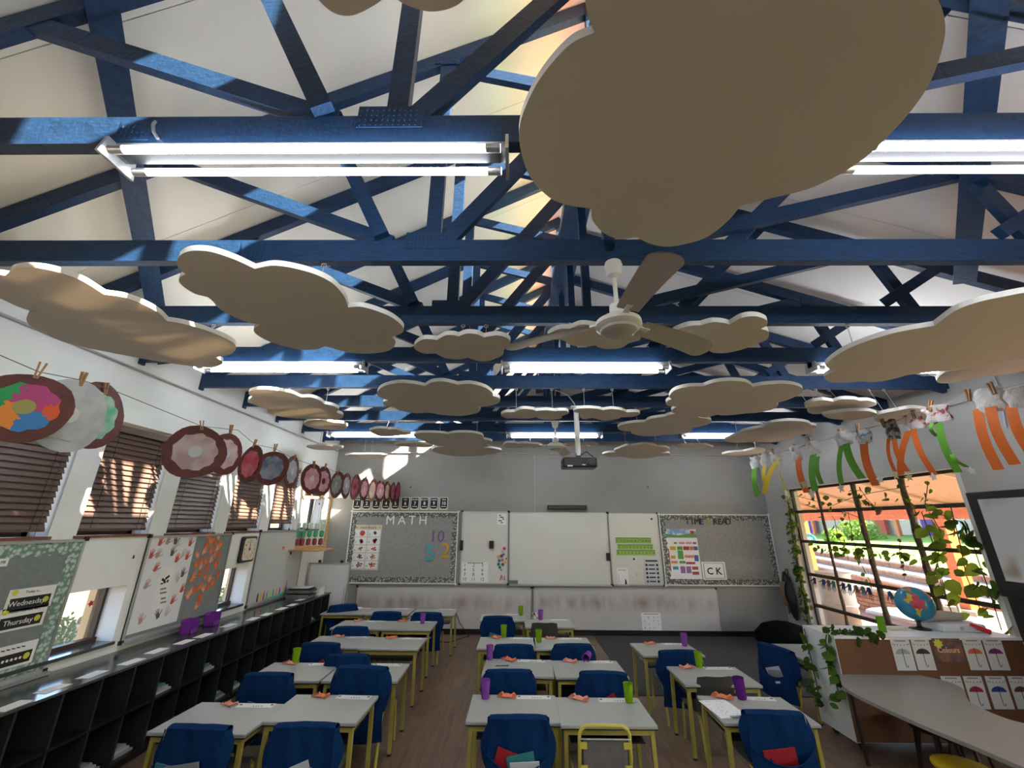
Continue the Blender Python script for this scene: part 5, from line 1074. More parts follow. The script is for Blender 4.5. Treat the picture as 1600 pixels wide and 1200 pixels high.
# fabric chair bag
mBag = mat('navy chair bag canvas', (.004, .026, .095), .9, noise=(70, .18), bump=.3, bscale=220, spec=.08)
mTagW = mat('white woven tag', (.6, .6, .58), .7)
def make_bag(seed):
    rs = random.Random(seed); ph = rs.random()*6
    t = thing('chair_bag', '', 'chair bag')
    wv = lambda a, b_: .006*math.sin(7*a+ph)*math.cos(5*b_+ph)
    def rear(u, v):
        x = (u-.5)*2; w_ = .185+.02*(1-v)+.03*max(0, .25-v); return Vector((x*w_, -.222-.012*math.cos(x*1.4)+1.5*wv(u, v)-.02*(1-v)+.006*math.sin(9*x+3*v+ph), .17+.432*v-.012*x*x*v))
    def front(u, v):
        x = (u-.5)*2; w_ = .183; return Vector((x*w_, -.135+.012*x*x+wv(v, u)-.05*(v-.4)*(v > .4), .36+.242*v-.012*x*x*v))
    mb = MB().grid(rear, 14, 12).grid(front, 14, 6)
    def top(u, v): a, b_ = rear(u, 1), front(u, 1); q = a.lerp(b_, v); q.z += .014*math.sin(PI*v); return q
    def side(s):
        def fn(u, v):
            a = rear(s, .44+.56*v); b_ = front(s, v); q = a.lerp(b_, u); q.x += (1 if s else -1)*.016*math.sin(PI*u); return q
        return fn
    mb.grid(top, 14, 3); mb.grid(side(0), 3, 6); mb.grid(side(1), 3, 6)
    mb.build('cover', mBag, t, True)
    for s_ in (-1, 1):
        def flap(u, v): return Vector((s_*(.180+.052*u*math.sin(PI*(.15+.75*v))+.008*math.sin(5*v+ph)), -.228+.03*u+.012*math.sin(6*v+ph)*u, .598-.25*v-.028*u))
        fm = MB().grid(flap, 3, 7); f0 = list(fm.f); fm.add([Vector(p)+Vector((0, .005, 0)) for p in fm.v], [tuple(reversed(f)) for f in f0]); fm.build('side_flap', mBag, t, True)
    dip = .05+.03*rs.random()
    def pock(u, v):
        x = (u-.5)*2; topz = .425-dip*(1-x*x)-.0; b0 = .165; w_ = .198+.012*(1-v)
        return Vector((x*w_, -.238-.055*math.cos(x*PI/2)*(.80+.35*math.sin(PI*v))+wv(u*2, v)-.012, b0+(topz-b0)*v))
    mb = MB().grid(pock, 14, 8); f0 = list(mb.f); mb.add([Vector(p)+Vector((0, .006, 0)) for p in mb.v], [tuple(reversed(f)) for f in f0])
    mb.build('pocket', mBag, t, True)
    tp = MB(); pts = [pock(i/14, 1)+Vector((0, -.001, 0)) for i in range(15)]; tp.tube(pts, .005, 6).build('pocket_hem', mBag, t, True)
    q0 = pock(.66, .80); MB().bar(q0+Vector((-.02, -.006, -.004)), q0+Vector((.03, -.006, .012)), .004, .017, up=(0, 0, 1)).build('tag', mTagW, t)
    return t
BAGS = [make_bag(i) for i in range(3)]; usedB = [False]*3
book_c = [('white booklet', (.50, .51, .55)), ('red folder', (.35, .012, .02)), ('teal folder', (.03, .19, .21)), ('grey booklet', (.24, .25, .29)), ('pale blue paper', (.36, .42, .50))]
bag_items = [[(1, -.07, .03, .16, .3), (2, .02, .02, .17, -.18), (0, .04, -.015, .18, -.05)], [(0, .0, .01, .17, -.35), (3, .02, -.01, .16, -.2)], [(1, .03, .03, .17, -.5), (3, .07, -.01, .12, .4), (2, -.04, -.01, .16, .1)], [(2, -.04, .0, .16, .25), (0, .02, -.02, .15, .1)], [(2, -.12, .02, .13, .15), (3, -.0, .03, .2, -.15), (0, .0, -.01, .22, -.25), (1, .08, .02, .12, 0)], [(1, -.02, .01, .2, -.12)]]
chairs = [  # key, kind, px, py of the back's top centre, turn, bag seed, items, phrase
    ('C1L', 'bag', 810, 1116, 0, 0, 0, 'at the left desk of the nearest middle pair'), ('C1R', 'yellow', 944, 1131, .0, 0, None, 'at the right desk of the nearest middle pair'), ('C2L', 'bag', 795, 1045, .03, 1, 1, 'at the left desk of the second middle pair'), ('C2R', 'bag', 942, 1048, -.05, 2, 2, 'at the right desk of the second middle pair'),
    ('C3L', 'bag', 803, 1006, .0, 0, 2, 'at the left desk of the third middle pair'), ('C3R', 'bag', 895, 1005, .05, 1, 5, 'at the right desk of the third middle pair'), ('C4L', 'bag', 778, 962, .0, 2, 3, 'at the left desk of the farthest middle pair'), ('C4R', 'shell', 851, 974, 0, 0, None, 'at the right desk of the farthest middle pair'),
    ('R1', 'bag', 1207, 1109, -.05, 1, 5, 'at the nearest single desk by the cabinet'), ('R2', 'shell', 1123, 1059, .05, 0, None, 'at the second single desk by the carpet'), ('R3', 'bag', 1060, 1015, .03, 0, 5, 'at the third single desk on the carpet'), ('R4', 'bag', 1210, 1008, -1.25, 2, 1, 'at the sideways desk by the white cabinet'),
    ('L1L', 'bag', 312, 1131, -.04, 1, 4, 'at the left desk of the nearest pair by the cubbies'), ('L1R', 'bag', 480, 1128, .03, 2, 1, 'at the right desk of the nearest pair by the cubbies'), ('L2L', 'bag', 421, 1050, .02, 0, 3, 'at the left desk of the second pair by the cubbies'), ('L2R', 'bag', 567, 1039, -.05, 1, 2, 'at the right desk of the second pair by the cubbies'),
    ('L3L', 'bag', 502, 1003, .0, 2, 2, 'at the left desk of the third pair by the cubbies'), ('L3R', 'bag', 545, 1021, .02, 0, None, 'at the right desk of the third pair by the cubbies'), ('L4L', 'bag', 549, 978, .0, 1, None, 'at the left desk of the fourth pair by the cubbies'), ('L5L', 'bag', 537, 944, .5, 2, None, 'at the left far desk beside the easel'),
    ('L5M', 'bag', 605, 955, .0, 0, 1, 'at the middle far desk before the low whiteboard'), ('L5R', 'bag', 668, 956, -.03, 1, 5, 'at the right far desk before the low whiteboard')]
for key, kind, px, py, rz, bs, it, ph in chairs:
    top = (.612 if kind == 'bag' else .592) if kind != 'shell' else .575
    sc_ = 1.0
    if key == 'L2R': top = .665; sc_ = 1.085
    P = onZ(px, py, top); off = Vector((0, -.195 if kind != 'shell' else -.225, 0)); off.rotate(Matrix.Rotation(rz, 3, 'Z'))
    base = Vector((P.x, P.y, 0))-off*sc_
    if kind == 'yellow' or kind == 'bag':
        c = CY if not usedY[0] else copy_tree(CY); usedY[0] = True
    else:
        c = CS if not usedS[0] else copy_tree(CS); usedS[0] = True
    c.location = base; c.rotation_euler = (0, 0, rz); c.scale = (sc_,)*3
    c['label'] = {'yellow': 'bare yellow tubular chair ', 'shell': 'dark grey shell chair ', 'bag': 'yellow legged bagged chair '}[kind]+ph; c['group'] = 'school chairs'
    if kind != 'bag': continue
    b_ = BAGS[bs] if not usedB[bs] else copy_tree(BAGS[bs]); usedB[bs] = True
    b_.location = base; b_.rotation_euler = (0, 0, rz); b_.scale = (sc_,)*3; b_['label'] = 'navy chair bag '+ph; b_['group'] = 'navy chair bags'
    if it is None: continue
    for j, (ci, dx, dz, wd, tl) in enumerate(bag_items[it]):
        nm_, c_ = book_c[ci]
        o = MB().box(-wd/2, wd/2, -.004, .004, -.07, .07).build('booklet' if 'book' in nm_ else 'folder' if 'folder' in nm_ else 'paper', mat('cover '+nm_, c_, .6)); M3 = Matrix.Rotation(rz, 3, 'Z')
        o.location = base+M3 @ Vector((dx, -.244-.011*j, .345+dz)); o.rotation_euler = (R_(6), tl, rz)
        tag(o, '%s in the bag %s' % (nm_, ph), 'book' if 'paper' not in nm_ else 'paper', 'booklets in the chair bags')
# ================================================================== big window in the right wall
wn = structure('window_1', MB().box(XR+.09, XR+.13, holeR[0], holeR[0]+.04, holeR[2], holeR[3]).box(XR+.09, XR+.13, holeR[1]-.04, holeR[1], holeR[2], holeR[3]).box(XR+.09, XR+.13, holeR[0], holeR[1], holeR[3]-.035, holeR[3]).box(XR+.09, XR+.13, holeR[0], holeR[1], holeR[2], holeR[2]+.04), mSteel)
mBark = mat('bark wrapped steel bar', (.07, .05, .038), .8, noise=(25, .4), bump=.5, bscale=60)
vy = [onX(1293, 840, XR+.11).y, onX(1351, 830, XR+.11).y, onX(1431, 830, XR+.11).y]; hz = [1.985, 1.525, 1.03, .585]
for i, y in enumerate(vy): MB().tube([(XR+.11, y+.006*math.sin(k*1.7+i), holeR[2]+.02+k*(holeR[3]-holeR[2]-.04)/16) for k in range(17)], [.020+.012*(i > 0)+.004*math.sin(k*2.3+i) for k in range(17)], 8).build('mullion', mBark, wn)
for z in hz: MB().box(XR+.09, XR+.13, holeR[0]+.03, holeR[1]-.03, z-.022, z+.022).build('rail', mBark, wn)
ys = sorted([holeR[0]+.03]+vy+[holeR[1]-.03]); zs = sorted([holeR[2]+.03]+hz+[holeR[3]-.03])
pane_i = 0
for i in range(len(ys)-1):
    for j in range(len(zs)-1): MB().box(XR+.108, XR+.111, ys[i], ys[i+1], zs[j], zs[j+1]).build('pane', mGlass, wn)
MB().box(XR-.02, XR+.22, holeR[0]-.02, holeR[1]+.02, holeR[2]-.03, holeR[2]+.004).build('sill', mWhite, wn)
MB().box(XR-.006, XR+.0, holeR[0]-.05, holeR[0], holeR[2], holeR[3]+.04).build('architrave', mWhite, wn)
for q, hw in enumerate(addedHolesR):  # frames and panes for the added, unseen window openings
    w2_ = structure('window_%d' % (2+q), MB().box(XR+.09, XR+.13, hw[0], hw[0]+.04, hw[2], hw[3]).box(XR+.09, XR+.13, hw[1]-.04, hw[1], hw[2], hw[3]).box(XR+.09, XR+.13, hw[0], hw[1], hw[3]-.035, hw[3]).box(XR+.09, XR+.13, hw[0], hw[1], hw[2], hw[2]+.04), mSteel)
    MB().box(XR+.108, XR+.111, hw[0]+.04, hw[1]-.04, hw[2]+.04, hw[3]-.035).build('pane', mGlass, w2_)
    for k in (1, 2, 3): yy = hw[0]+(hw[1]-hw[0])*k/4; MB().box(XR+.09, XR+.13, yy-.02, yy+.02, hw[2]+.03, hw[3]-.03).build('mullion', mSteel, w2_)
# ------------------------------------------------------------------ vines
mLeaf = mat_trans('vine leaf', (.065, .14, .03), (.26, .38, .04), .32); mLeafD = mat_trans('dark vine leaf', (.035, .075, .02), (.15, .2, .03), .3); mLeafP = mat_trans('purple vine leaf', (.05, .03, .06), (.2, .08, .1), .3)
mStem = mat('vine stem', (.06, .045, .025), .8)
def leaf_mesh(m):
    hp = [(0, 0), (.32, .12), (.5, .42), (.36, .74), (0, 1.08), (-.36, .74), (-.5, .42), (-.32, .12)]
    mb = MB(); vs = [(x, y, .10*abs(x)*2-.12*y*y) for x, y in hp]+[(0, .5, -.04)]
    mb.add(vs, [(8, i, (i+1) % 8) for i in range(8)]); return mb.mesh('leaf', m, True)
LEAF = [leaf_mesh(mLeaf), leaf_mesh(mLeafD), leaf_mesh(mLeafP)]
def leaves(t, pts, size, kind=0, spread=.04, seed=0, face=None):
    rs = random.Random(seed)
    for p in pts:
        s = size*rs.uniform(.7, 1.25); q = Vector(p)+Vector((rs.uniform(-1, 1)*spread*.5, rs.uniform(-1, 1)*spread, rs.uniform(-1, 1)*spread))
        inst('leaf', LEAF[kind if rs.random() > .25 else (kind+1) % 2], t, q, (R_(rs.uniform(200, 300)), rs.uniform(-.6, .6), R_(-90+rs.uniform(-50, 50))), s)
def along(pts, n):
    P = [Vector(p) for p in pts]; L_ = [(P[i+1]-P[i]).length for i in range(len(P)-1)]; T = sum(L_); out = []
    for k in range(n):
        d = T*(k+.5)/n; i = 0
        while i < len(L_)-1 and d > L_[i]: d -= L_[i]; i += 1
        out.append(P[i].lerp(P[i+1], min(1, d/L_[i])))
    return out
XV = XR-.02
def rx(px, py, X=XV): return onX(px, py, X)
t = thing('window_vine', 'dense leafy vine climbing the far jamb of the big window', 'plant', (0, 0, 0), 0, 'vines at the big window')
s1 = [rx(1232, 785), rx(1237, 830), rx(1245, 880), rx(1255, 930), rx(1264, 985)]
MB().tube(s1, .008, 6).build('stem', mStem, t); s2 = [rx(1229, 775), rx(1243, 840), rx(1248, 900), rx(1262, 960)]; MB().tube(s2, .006, 6).build('stem', mStem, t)
leaves(t, along(s1, 95)+along(s2, 65), .068, 0, .085, 1)
t = thing('window_vine', 'large leaved vine hanging over the near half of the big window', 'plant', (0, 0, 0), 0, 'vines at the big window')
for k, sp in enumerate([[(1452, 800), (1470, 830), (1465, 880), (1478, 930)], [(1485, 790), (1500, 850), (1510, 900), (1535, 960)], [(1512, 825), (1530, 880), (1548, 930), (1565, 985)], [(1440, 800), (1462, 860), (1470, 910), (1488, 960)], [(1460, 800), (1500, 815), (1515, 830), (1522, 850)]]):
    P = [rx(*q) for q in sp]; MB().tube(P, .005, 6).build('stem', mStem, t); leaves(t, along(P, 13), .125, 0, .085, 10+k)
t = thing('window_vine', 'thin vine with small dark leaves trailing across the top of the big window', 'plant', (0, 0, 0), 0, 'vines at the big window')
for k, (sp, n_, sz, kd, sprd) in enumerate([([(1245, 775), (1300, 790), (1330, 778), (1362, 770), (1420, 760)], 24, .07, 1, .12), ([(1330, 770), (1345, 765), (1355, 780), (1375, 800)], 16, .07, 2, .08), ([(1262, 790), (1290, 800), (1320, 800), (1345, 810)], 12, .06, 0, .08), ([(1405, 750), (1412, 775), (1428, 790), (1436, 830)], 12, .055, 1, .03), ([(1270, 850), (1300, 858), (1330, 858), (1362, 862), (1410, 866), (1430, 868)], 34, .085, 1, .045), ([(1450, 752), (1448, 770), (1445, 790), (1448, 800)], 7, .05, 0, .04), ([(1406, 845), (1405, 870), (1415, 900)], 8, .05, 2, .05), ([(1325, 800), (1332, 840), (1345, 880), (1365, 920)], 10, .06, 0, .06), ([(1304, 810), (1308, 835), (1322, 862), (1326, 875)], 7, .09, 0, .06)]):
    P = [rx(*q) for q in sp]; MB().tube(P, .004, 5).build('stem', mStem, t); leaves(t, along(P, n_), sz, kd, sprd, 30+k)
# ------------------------------------------------------------------ white cabinet with umbrella cards on its back
mCab = mat('white melamine', (.66, .68, .70), .4); mHard = mat('brown hardboard', (.135, .055, .022), .65, noise=(6, .12))
cx0, cx1, cy0, cy1, cz_ = 2.815, 4.46, 4.16, 4.58, .845
cab = thing('storage_cabinet', 'white low cabinet on castors with a brown hardboard back, under the window', 'cabinet', ((cx0+cx1)/2, cy0, 0)); ox = (cx0+cx1)/2
MB().box(cx0-ox, cx1-ox, 0, cy1-cy0, cz_-.02, cz_).build('top', mCab, cab)
MB().box(cx0-ox, cx0-ox+.018, .004, cy1-cy0, .075, cz_-.02).build('side_panel', mCab, cab); MB().box(cx1-ox-.018, cx1-ox, .004, cy1-cy0, .075, cz_-.02).build('side_panel', mCab, cab)
MB().box(cx0-ox+.018, cx1-ox-.018, .006, cy1-cy0, .075, .093).build('bottom_board', mCab, cab)
MB().box(cx0-ox+.006, cx1-ox-.006, -.001, .004, .08, cz_-.022).build('back_panel', mHard, cab); MB().box(-.009, .009, .01, cy1-cy0, .093, cz_-.02).build('inner_divider', mCab, cab)
for sx in (-1, 1):
    for y in (.06, .36): MB().cyl((sx*.74-.012, y, .035), (sx*.74+.012, y, .035), .034, n=14).build('castor', mBlack, cab, True); MB().box(sx*.74-.02, sx*.74+.02, y-.02, y+.02, .06, .075).build('castor_plate', mMetal, cab)
def fY(px, py, y=cy0-.003): return onY(px, py, y)
def umbrella_card(px0, py0, px1, py1, c_, label):
    a, b_ = fY(px0, py0), fY(px1, py1); wd, ht = .155, .235
    c = Vector(((a.x+b_.x)/2, cy0-.0025, (a.z+b_.z)/2)); wd = b_.x-a.x; ht = a.z-b_.z
    t = thing('umbrella_card', label, 'card', c, 0, 'umbrella colour cards')
    paper(t, wd, ht, 0, 0, mat('card paper', (.60, .59, .58), .6), 'card', 0)
    m_ = mat('umbrella print '+label.split()[0], c_, .6)
    MB().prism([(wd*.38*math.cos(k), -.0014, ht*.02+ht*.17*math.sin(k)) for k in [PI*i/12 for i in range(13)]]+[(wd*(-.38+.76*(i+.5)/4)+0, -.0014, ht*.02+(ht*.03 if 1 else 0)) for i in range(4)][:0], (0, -.0006, 0)).build('umbrella_print', m_, t)
    MB().tube([(0, -.0018, ht*.20), (0, -.0018, -ht*.34), (wd*.03, -.0018, -ht*.39), (wd*.09, -.0018, -ht*.39), (wd*.12, -.0018, -ht*.33)], .0022, 5).build('handle_print', mInk, t)
    for k in range(7):
        a_ = PI*(k+.5)/7; paper(t, wd*.035, ht*.035, wd*.42*math.cos(a_), ht*(.24+.10*(1-math.sin(a_)*.3)), mInk, 'rain_print', -.0013, .0005)
    paper(t, wd*.6, ht*.035, 0, ht*.44, mat('grey print', (.2, .2, .2)), 'heading_print', -.0013, .0005)
# cards given by their pixel top-left and bottom-right (crop 1280,960 x5)
Q = lambda x, y: (1280+x/5, 960+y/5)
umbrella_card(*Q(550, 192), *Q(765, 440), (.32, .33, .34), 'grey umbrella card, first of the upper row')
umbrella_card(*Q(710, 192), *Q(920, 437), (.03, .022, .018), 'black umbrella card, second of the upper row')
umbrella_card(*Q(1110, 190), *Q(1335, 437), (.55, .12, .05), 'orange umbrella card, right after the colours poster')
umbrella_card(*Q(1270, 190), *Q(1497, 437), (.20, .03, .14), 'purple umbrella card, last of the upper row')
umbrella_card(*Q(945, 482), *Q(1180, 742), (.45, .40, .35), 'cream umbrella card, first of the lower row, mostly behind the table')
umbrella_card(*Q(1120, 482), *Q(1345, 742), (.33, .015, .05), 'red umbrella card in the lower row')
umbrella_card(*Q(1290, 482), *Q(1530, 742), (.02, .04, .26), 'blue umbrella card in the lower row')
umbrella_card(*Q(1468, 482), *Q(1700, 742), (.10, .04, .02), 'brown umbrella card at the end of the lower row')
a, b_ = fY(*Q(872, 187)), fY(*Q(1150, 375))
t = thing('colours_poster', 'dark multicoloured poster reading Colours among the umbrella cards', 'poster', ((a.x+b_.x)/2, cy0-.0025, (a.z+b_.z)/2)); wd, ht = b_.x-a.x, a.z-b_.z
mCol = mat('colour splash print', (.2, .2, .2), .6); n_, N, L, b = nodes_of(mCol); tcx = N.new('ShaderNodeTexCoord'); nz = N.new('ShaderNodeTexNoise'); nz.inputs['Scale'].default_value = 12; rr = N.new('ShaderNodeValToRGB'); cr_ = rr.color_ramp
for i, c_ in enumerate([(.02, .03, .10), (.10, .03, .16), (.30, .07, .10), (.03, .06, .20), (.28, .12, .05)]):
    e = cr_.elements[i] if i < 2 else cr_.elements.new(.3); e.position = .3+.1*i; e.color = (*c_, 1)
L.new(tcx.outputs['Object'], nz.inputs[0]); L.new(nz.outputs[0], rr.inputs[0]); L.new(rr.outputs[0], b.inputs['Base Color'])
paper(t, wd, ht, 0, 0, mCol, 'sheet', 0); text('Colours', ht*.32, mat('pale orange ink', (.65, .35, .2)), t, .0, -.002, 0, bold=.002)
MB().prism([(-wd*.3+(.045 if i % 2 else .03)*math.cos(i*PI/8), -.0016, ht*.28+(.04 if i % 2 else .028)*math.sin(i*PI/8)) for i in range(16)], (0, -.0006, 0)).build('splash_print', mYel, t)
# globe
g = onZ(1438, 983, cz_); gl_c = onY(1429, 943, g.y)
t = thing('globe', 'blue school globe on a dark stand on the white cabinet', 'globe', (g.x, g.y, cz_))
mSea = mat('globe sea', (.02, .22, .36), .25, spec=.5); rad = .147; gc = Vector((gl_c.x-g.x, 0, gl_c.z-cz_))
mb = MB().lathe([(rad*math.sin(PI*i/16), -rad*math.cos(PI*i/16)) for i in range(17)], 30, gc); mb.build('ball', mSea, t, True)
def gpatch(lon, lat, outl, m, nm):
    mb = MB(); n = len(outl); rings = []
    for f_ in (.25, .5, .75, 1.0):
        for dx, dy in outl:
            lo, la = R_(lon+1.45*dx*f_), R_(lat+1.45*dy*f_); mb.v.append(tuple(gc+Vector((math.cos(la)*math.cos(lo), math.cos(la)*math.sin(lo), math.sin(la)))*(rad*1.008)))
    lo, la = R_(lon), R_(lat); mb.v.append(tuple(gc+Vector((math.cos(la)*math.cos(lo), math.cos(la)*math.sin(lo), math.sin(la)))*(rad*1.008)))
    for i in range(n):
        mb.f.append((4*n, i, (i+1) % n))
        for q in range(3): mb.f.append((q*n+i, (q+1)*n+i, (q+1)*n+(i+1) % n, q*n+(i+1) % n))
    mb.build(nm, m, t)
mL1, mL2, mL3 = mat('globe red land', (.50, .05, .08), .35), mat('globe yellow land', (.55, .45, .05), .35), mat('globe orange land', (.5, .2, .06), .35)
gpatch(-125, 12, [(-24, 10), (-8, 24), (8, 18), (22, 4), (18, -14), (4, -24), (-10, -14), (-14, 0)], mL1, 'land_print'); gpatch(-142, 22, [(-14, -6), (-6, 14), (8, 10), (6, -4), (-4, -12)], mL2, 'land_print'); gpatch(-122, -20, [(-8, 8), (6, 8), (0, -18), (-8, -6)], mL2, 'land_print'); gpatch(-60, 30, [(-14, -8), (-6, 12), (10, 10), (12, -10)], mL1, 'land_print'); gpatch(-150, 58, [(-20, -8), (-6, 10), (16, 8), (14, -8)], mL3, 'land_print')
MB().lathe([(.001, 0), (.085, 0), (.08, .008), (.03, .016), (.018, .025), (.016, .06), (.03, gc.z-rad-.0), (.001, gc.z-rad+.004)], 22).build('stand', mBlack, t, True)
# things on the cabinet
P = onZ(1408, 984, cz_); tag(MB().prism([(P.x-.13, P.y-.03, cz_+.0006), (P.x+.10, P.y-.05, cz_+.0006), (P.x+.13, P.y+.08, cz_+.0006), (P.x-.10, P.y+.09, cz_+.0006)], (0, 0, .0015)).build('map_sheet', pattern(mat('map print', (.6, .6, .4), .6), 'noise', 14, (.62, .60, .45), (.40, .48, .22), .45, .6)), 'pale green map sheet lying beside the globe', 'paper')
P = onZ(1505, 982, cz_+.03); t = thing('printer', 'flat white box with a round mark behind the globe', 'box', (P.x, P.y+.10, cz_)); o = MB().box(-.20, .20, -.12, .12, 0, .065).build('body', mCab, t); bv = o.modifiers.new('b', 'BEVEL'); bv.width = .012; bv.segments = 2
MB().cyl((-.03, -.1205, .035), (-.03, -.1225, .035), .016, n=14).build('round_mark', mMetal, t)
tag(MB().tube([(P.x-.30, P.y+.10, cz_+.100), (P.x-.02, P.y+.13, cz_+.112), (P.x+.12, P.y+.12, cz_+.105)], [.045, .043, .035], 12).build('fabric_roll', mat('cream fabric roll', (.46, .42, .36), .9, bump=.4, bscale=30), None, True), 'rolled cream fabric lying on the white box behind the globe', 'roll')
P = onZ(1533, 985, cz_+.03); tag(MB().tube([(P.x-.06, P.y+.02, cz_+.075), (P.x, P.y, cz_+.045), (P.x+.05, P.y-.03, cz_+.022)], [.012, .02, .022], 8).build('red_marker', mRed, None, True), 'red marker pen at the end of the cream roll', 'pen')
P = onZ(1380, 988, cz_); tag(MB().box(P.x-.035, P.x+.035, P.y-.004, P.y+.004, cz_+.0005, cz_+.13).build('lime_card', mat_trans('lime card', (.16, .36, .03), (.3, .5, .05), .3)), 'upright lime green card on the front edge of the cabinet', 'card')
t = thing('cabinet_vine', 'leafy garland lying on the cabinet top and hanging down its white side', 'plant', (0, 0, 0))
s1 = [onZ(1290, 985, cz_+.02), onZ(1325, 985, cz_+.03), onZ(1350, 988, cz_+.03), onZ(1368, 992, cz_+.02)]; MB().tube(s1, .005, 6).build('stem', mStem, t); leaves(t, along(s1, 34), .075, 1, .05, 60)
s2 = [Vector((cx0+.02, cy0+.10, cz_+.02)), Vector((cx0-.03, cy0+.08, cz_-.06)), Vector((cx0-.04, cy0+.05, cz_-.3)), Vector((cx0-.06, cy0+.0, cz_-.48))]; MB().tube(s2, .005, 6).build('stem', mStem, t); leaves(t, along(s2, 26), .085, 0, .06, 61)
s3 = [rx(1262, 960, 3.3), Vector((cx0-.02, cy1-.05, cz_-.02)), Vector((cx0-.05, cy1-.12, .45)), Vector((cx0-.06, cy1-.14, .22))]; MB().tube(s3[1:], .005, 6).build('stem', mStem, t); leaves(t, along(s3[1:], 18), .075, 1, .05, 62)
# ------------------------------------------------------------------ kidney table and stool
KZ = .558; mKid = mat('grey table laminate', (.245, .24, .215), .35, noise=(50, .03))
ko = [(1311, 1054), (1330, 1047), (1372, 1047), (1420, 1052), (1470, 1062), (1503, 1075), (1511, 1090), (1520, 1100), (1560, 1118), (1600, 1130), (1700, 1150), (1790, 1180), (1780, 1230), (1680, 1232), (1600, 1199), (1520, 1165), (1440, 1132), (1360, 1096), (1320, 1074)]
ks = spline(ko+[ko[0]], 4); kp = [onZ(x, y, KZ) for x, y in ks]; kc = onZ(1480, 1110, KZ)
t = thing('kidney_table', 'curved grey teacher table with dark legs before the umbrella cards', 'table', (kc.x, kc.y, 0))
bm = bmesh.new(); f = bm.faces.new([bm.verts.new((p.x-kc.x, p.y-kc.y, KZ-.024)) for p in kp]); r = bmesh.ops.extrude_face_region(bm, geom=[f])
for v in r['geom']:
    if isinstance(v, bmesh.types.BMVert): v.co.z += .024
bmesh.ops.recalc_face_normals(bm, faces=bm.faces); me = bpy.data.meshes.new('table_top'); bm.to_mesh(me); bm.free(); me.materials.append(mKid); inst('table_top', me, t)
mLegD = mat('dark brown steel', (.03, .014, .010), .45)
for a, b_ in [((1328, 1080), (1357, 1196)), ((1434, 1128), (1438, 1191))]:
    bt = onZ(b_[0], b_[1], 0.0); tp = onY(a[0], a[1], bt.y-.02); MB().tube([(tp.x-kc.x, tp.y-kc.y, KZ-.02), (bt.x-kc.x, bt.y-kc.y, 0)], .014).build('leg', mLegD, t)
for dx, dy in [(.35, -.45), (.75, -.25)]: MB().tube([(dx, dy, KZ-.02), (dx+.02, dy, 0)], .014).build('leg', mLegD, t)
mStY = mat('yellow plastic seat', (.55, .38, .015), .4)
P = onZ(1505, 1196, .34); t = thing('round_stool', 'round yellow stool with dark legs tucked at the curved table', 'stool', (P.x, P.y, 0), 0, 'yellow stools')
MB().lathe([(.001, .34), (.14, .34), (.155, .332), (.155, .318), (.001, .315)], 28).build('seat', mStY, t, True)
for k in range(4): a_ = PI/4+k*PI/2; MB().tube([(.09*math.cos(a_), .09*math.sin(a_), .318), (.14*math.cos(a_), .14*math.sin(a_), 0)], .011).build('leg', mLegD, t)
MB().tube([(.115*math.cos(2*PI*k/20), .115*math.sin(2*PI*k/20), .16) for k in range(21)], .008, 6).build('foot_ring', mLegD, t)
for k, (px, py, lab) in enumerate([(1450, 1150, 'dark legged stool frame under the middle of the curved table'), (1500, 1168, 'dark legged stool frame under the near end of the curved table')]):
    P = onZ(px, py, .26); t = thing('round_stool', lab, 'stool', (P.x+.1, P.y+.05, 0), .4*k, 'dark stools')
    MB().lathe([(.001, .30), (.14, .30), (.15, .29), (.15, .28), (.001, .275)], 24).build('seat', mLegD, t, True)
    for q in range(4): a_ = PI/4+q*PI/2; MB().tube([(.09*math.cos(a_), .09*math.sin(a_), .278), (.14*math.cos(a_), .14*math.sin(a_), 0)], .012).build('leg', mLegD, t)
# ------------------------------------------------------------------ display panel on the right wall
t = thing('display_panel', 'black display panel on a dark stand at the near end of the window wall', 'screen', (XR, 3.72, 0), R_(-90))
o = MB().box(-.54, .54, -.12, -.05, 1.16, 2.09).build('body', mBlack, t); bv = o.modifiers.new('b', 'BEVEL'); bv.width = .012; bv.segments = 2
mScr = mat('glossy screen', (.12, .12, .125), .25); n_, N, L, b = nodes_of(mScr); tcx = N.new('ShaderNodeTexCoord'); nz = N.new('ShaderNodeTexNoise'); nz.inputs['Scale'].default_value = 3.5; nz.inputs['Detail'].default_value = 1
rr = N.new('ShaderNodeValToRGB'); cr_ = rr.color_ramp; cr_.elements[0].position = .33; cr_.elements[0].color = (.10, .06, .02, 1); cr_.elements[1].position = .45; cr_.elements[1].color = (.20, .20, .20, 1)
L.new(tcx.outputs['Object'], nz.inputs[0]); L.new(nz.outputs[0], rr.inputs[0]); L.new(rr.outputs[0], b.inputs['Emission Color']); b.inputs['Emission Strength'].default_value = .32
MB().box(-.44, .44, -.123, -.119, 1.30, 2.02).build('screen', mScr, t)
MB().box(-.50, .50, -.10, -.02, .80, 1.16).build('lower_panel', mBlack, t); MB().box(-.40, .40, -.09, -.02, 0, .80).build('stand', mBlack, t)
